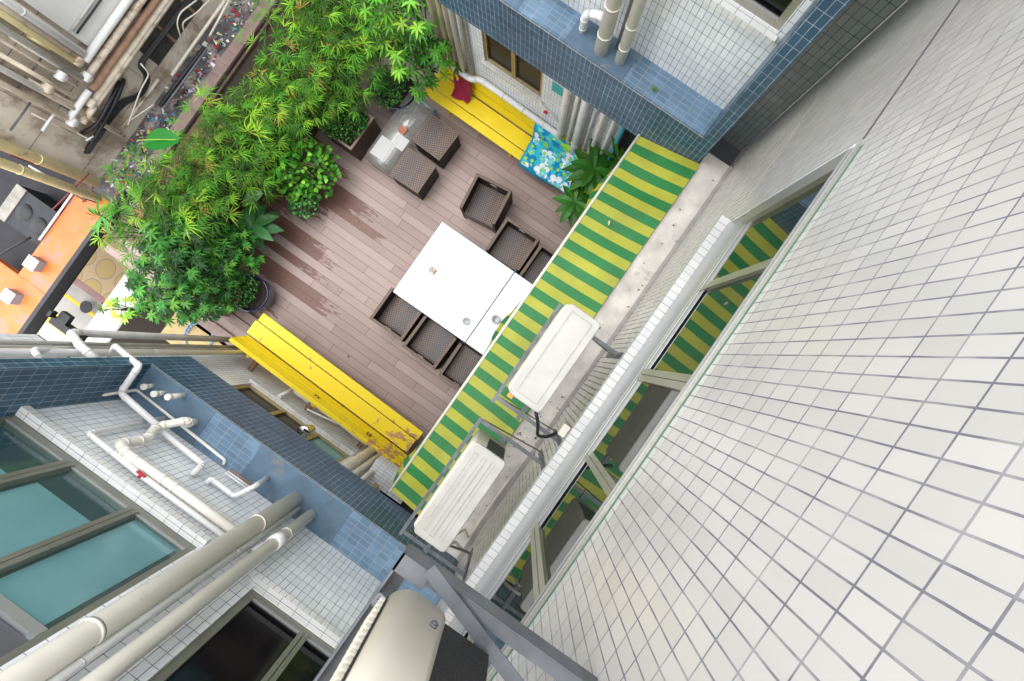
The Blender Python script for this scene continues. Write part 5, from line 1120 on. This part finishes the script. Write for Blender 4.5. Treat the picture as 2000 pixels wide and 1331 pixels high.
# round-leaved shrub
def round_shrub(seed, name, label, cat, c, n, rx, ry, hz, lw, z0=.25, mat_=LEAF, stemr=.008, ratio=.85):
    r = random.Random(seed); t = thing(name, label, cat); st = MB(); lf = MB()
    for k in range(16):
        a = r.uniform(0, 6.28); top = Vector((math.cos(a)*rx*.8, math.sin(a)*ry*.8, hz*r.uniform(.7, 1))); st.tube([Vector((0, 0, z0)), top*.55+Vector((0, 0, hz*.35)), top], stemr, 5, bend=.15, caps=False)
    st.build('stems', WOODST, t)
    for k in range(n):
        a = r.uniform(0, 6.28); q = math.sqrt(r.random()); p = Vector((q*math.cos(a)*rx, q*math.sin(a)*ry, z0+(hz-z0)*(1-.6*q*q)*r.uniform(.55, 1.05))); d = rnd_dir(r, 0)
        lf.leaf(p, Vector((d.x, d.y, d.z*.5)), Vector((r.uniform(-.4, .4), r.uniform(-.4, .4), 1)), lw*r.uniform(.7, 1.2), lw*ratio*r.uniform(.8, 1.1), 3, .2, .12, shade(mixleaf(c, r), r, .3), .8)
    lf.build('foliage', mat_, t); return t
place(round_shrub(51, 'round_leaved_shrub', '', 'shrub', (.10, .36, .025), 680, .66, .52, 1.15, .085), -4.72, .42, 20, 1, 'bright round-leaved shrub left of the deck boards')
place(round_shrub(52, 'round_leaved_shrub', '', 'shrub', (.07, .27, .05), 220, .25, .25, .6, .055), -4.42, -.02, 0, 1, 'small bluish round-leaved shrub at the edge of the wet boards')
t = thing('planter_box', 'square brown wooden planter near the bent glass table', 'planter', (-4.5, 1.45, 0)); open_box(-4.85, 1.15, -4.22, 1.80, 0, .48, .03, DWOOD, t, BWOOD)
place(round_shrub(53, 'small_leaved_shrub', '', 'shrub', (.06, .22, .03), 1500, .42, .42, .95, .032, .35), -4.62, 1.52, 0, 1, 'small-leaved shrub filling the square brown planter')
t = thing('planter_box', 'long dark wooden planter under the bamboo, upper stretch', 'planter', (-5.5, 1.8, 0)); open_box(-6.6, .35, -5.15, 3.9, 0, .55, .04, DWOOD, t)
t = thing('planter_box', 'long dark wooden planter under the bamboo, lower stretch', 'planter', (-5.8, -1.2, 0)); open_box(-6.1, -2.0, -5.4, .25, 0, .55, .04, DWOOD, t)
def pot(x, y, r, h, label):
    t = thing('plant_pot', label, 'pot', (x, y, 0), 'round navy blue glazed pots')
    MB().lathe([(r*.72, 0), (r*.95, h*.45), (r, h*.9), (r*1.02, h), (r*.92, h), (r*.9, h*.86)], (x, y, 0), 36).build('body', NAVY, t)
    MB().lathe([(0, h*.86), (r*.9, h*.86)], (x, y, 0), 30).build('soil', SOIL, t); return t
pot(-4.25, -1.78, .30, .42, 'big navy glazed pot at the left end of the lower bench'); pot(-4.20, 2.42, .31, .42, 'navy glazed pot beyond the bent glass table')
place(round_shrub(54, 'small_leaved_shrub', '', 'shrub', (.05, .20, .03), 1300, .36, .36, .85, .03, .35), -4.45, -1.82, 0, 1, 'small-leaved shrub growing in the left navy pot')
place(round_shrub(56, 'small_leaved_shrub', '', 'shrub', (.09, .26, .02), 260, .16, .22, .72, .03, .35), -4.42, -2.02, 0, 1, 'lime tips of a small shrub over the left navy pot rim')
place(round_shrub(55, 'small_leaved_shrub', '', 'shrub', (.06, .24, .04), 900, .30, .30, .70, .03, .35), -4.32, 2.32, 0, 1, 'small-leaved shrub growing in the navy pot beyond the glass table')
# big-leaved rosettes
def rosette(seed, name, label, cat, x, y, z, n, L, w, c, up=.4, pot_=None, droop=.4, seg=6):
    r = random.Random(seed); t = thing(name, label, cat, (x, y, 0)); lf = MB(); st = MB().tube([(x, y, 0), (x, y, z)], .014, 6)
    for k in range(n):
        a = k*2.4+r.uniform(-.2, .2); q = k/n; d = Vector((math.cos(a), math.sin(a), up*(1-q)+r.uniform(-.05, .15))); b = Vector((x, y, z-.10*q))
        lf.leaf(b, d, Vector((0, 0, 1)), L*r.uniform(.75, 1.1), w*r.uniform(.85, 1.1), seg, droop*r.uniform(.6, 1.2), .18, shade(c, r, .22))
        vein = [b+d.normalized()*(L*.85*s_)+Vector((0, 0, -droop*.8*L*.72*s_*s_+.004)) for s_ in (0, .33, .66, 1)]
    st.build('stem', WOODST, t); lf.build('leaves', LEAFG, t); return t
rosette(61, 'broad_leaved_plant', 'dark big-leaved plant at the left edge of the deck', 'plant', -4.72, -.80, .70, 13, .50, .19, (.04, .15, .05), .4)
rosette(62, 'broad_leaved_plant', 'glossy broad-leaved plant between the floral towel and the awning', 'plant', -.66, 2.88, 1.25, 16, .46, .15, (.03, .14, .014), .3)
rosette(63, 'broad_leaved_plant', 'glossy broad-leaved plant half under the awning near the upper bench end', 'plant', -.64, 2.40, .95, 12, .38, .13, (.03, .14, .014), .3)
rosette(64, 'broad_leaved_plant', 'slender-leaved plant in the dark doorway above the awning end', 'plant', -.42, 3.0, 1.7, 7, .34, .07, (.05, .16, .02), .7)
rosette(65, 'broad_leaved_plant', 'grey-green broad leaves in the white-rimmed planter', 'plant', -4.78, -2.22, .62, 7, .24, .11, (.09, .20, .14), .3)
rosette(66, 'bamboo_shoot', 'long-bladed shoot reaching over the orange canopy', 'plant', -6.05, -1.85, 1.6, 9, .34, .055, (.08, .28, .04), .1)
def bigleaf(label, px, py, z, ang, L, w, c, x0=None):
    tip = AZ(px, py, z); d = Vector((math.cos(ang), math.sin(ang), .1)); b = tip-d*L*.5
    t = thing('banana_plant', label, 'plant', (b.x-d.x*.3, b.y-d.y*.3, .4))
    MB().leaf(b, d, Vector((.1, .1, 1)), L, w, 14, .35, .28, c, .85).build('leaf_blade', LEAFG, t)
    MB().tube([(b.x-d.x*.3, b.y-d.y*.3, .5), b-Vector((0, 0, .15)), b, b+d*L*.5+Vector((0, 0, -.01)), b+d*L*.93+Vector((0, 0, -.10*L))], .006, 6, bend=.1).build('midrib', mat('midrib', (.25, .42, .05), .4), t); return t
bigleaf('big shiny green leaf hanging by the gutter at left', 302, 272, 2.3, R(215), .60, .29, (.010, .15, .015))
bigleaf('upright grey-green leaf above the dark big-leaved plant', 487, 387, 1.1, R(240), .42, .20, (.07, .17, .09))
# weed on the ledge
p = AZ(1278, 176, 4.2); m = MB(); rr = random.Random(4)
for k in range(40):
    a = rr.uniform(0, 6.28); m.leaf(Vector((p.x, p.y, 4.201)), Vector((math.cos(a), math.sin(a), rr.uniform(.3, 1.5))), Vector((0, 0, 1)), rr.uniform(.03, .065), .004, 2, .3, .2, shade((.10, .25, .05), rr))
tag(m.build('weed', LEAF), 'small weed sprouting from the blue tiled ledge', 'weed')
# fallen leaves on the deck
m = MB()
for px, py, c in ((837, 375, (.25, .16, .08)), (840, 392, (.55, .50, .06)), (700, 430, (.3, .2, .15)), (640, 560, (.35, .28, .1)), (1009, 343, (.6, .4, .2)), (735, 490, (.4, .35, .3)), (822, 690, (.2, .12, .08)), (680, 700, (.2, .15, .1)), (600, 470, (.4, .2, .1))):
    q = AZ(px, py, .004); m.leaf(q, Vector((rr.uniform(-1, 1), rr.uniform(-1, 1), .05)), Vector((0, 0, 1)), .06, .03, 3, 0, .5, c)
tag(m.build('fallen_leaves', LEAF), 'few dry leaves scattered over the deck boards', 'leaves', kind='stuff')

q = Vector((-.02, 1.55, 3.712)); m = MB().leaf(q, Vector((.4, -.9, .15)), Vector((0, 0, 1)), .06, .025, 3, 0, .6, (.55, .5, .35))
tag(m.build('dry_leaf', LEAF), 'single pale dry leaf lying on the striped awning', 'leaf')
for o in bpy.data.objects:
    if '_o' in o: del o['_o']
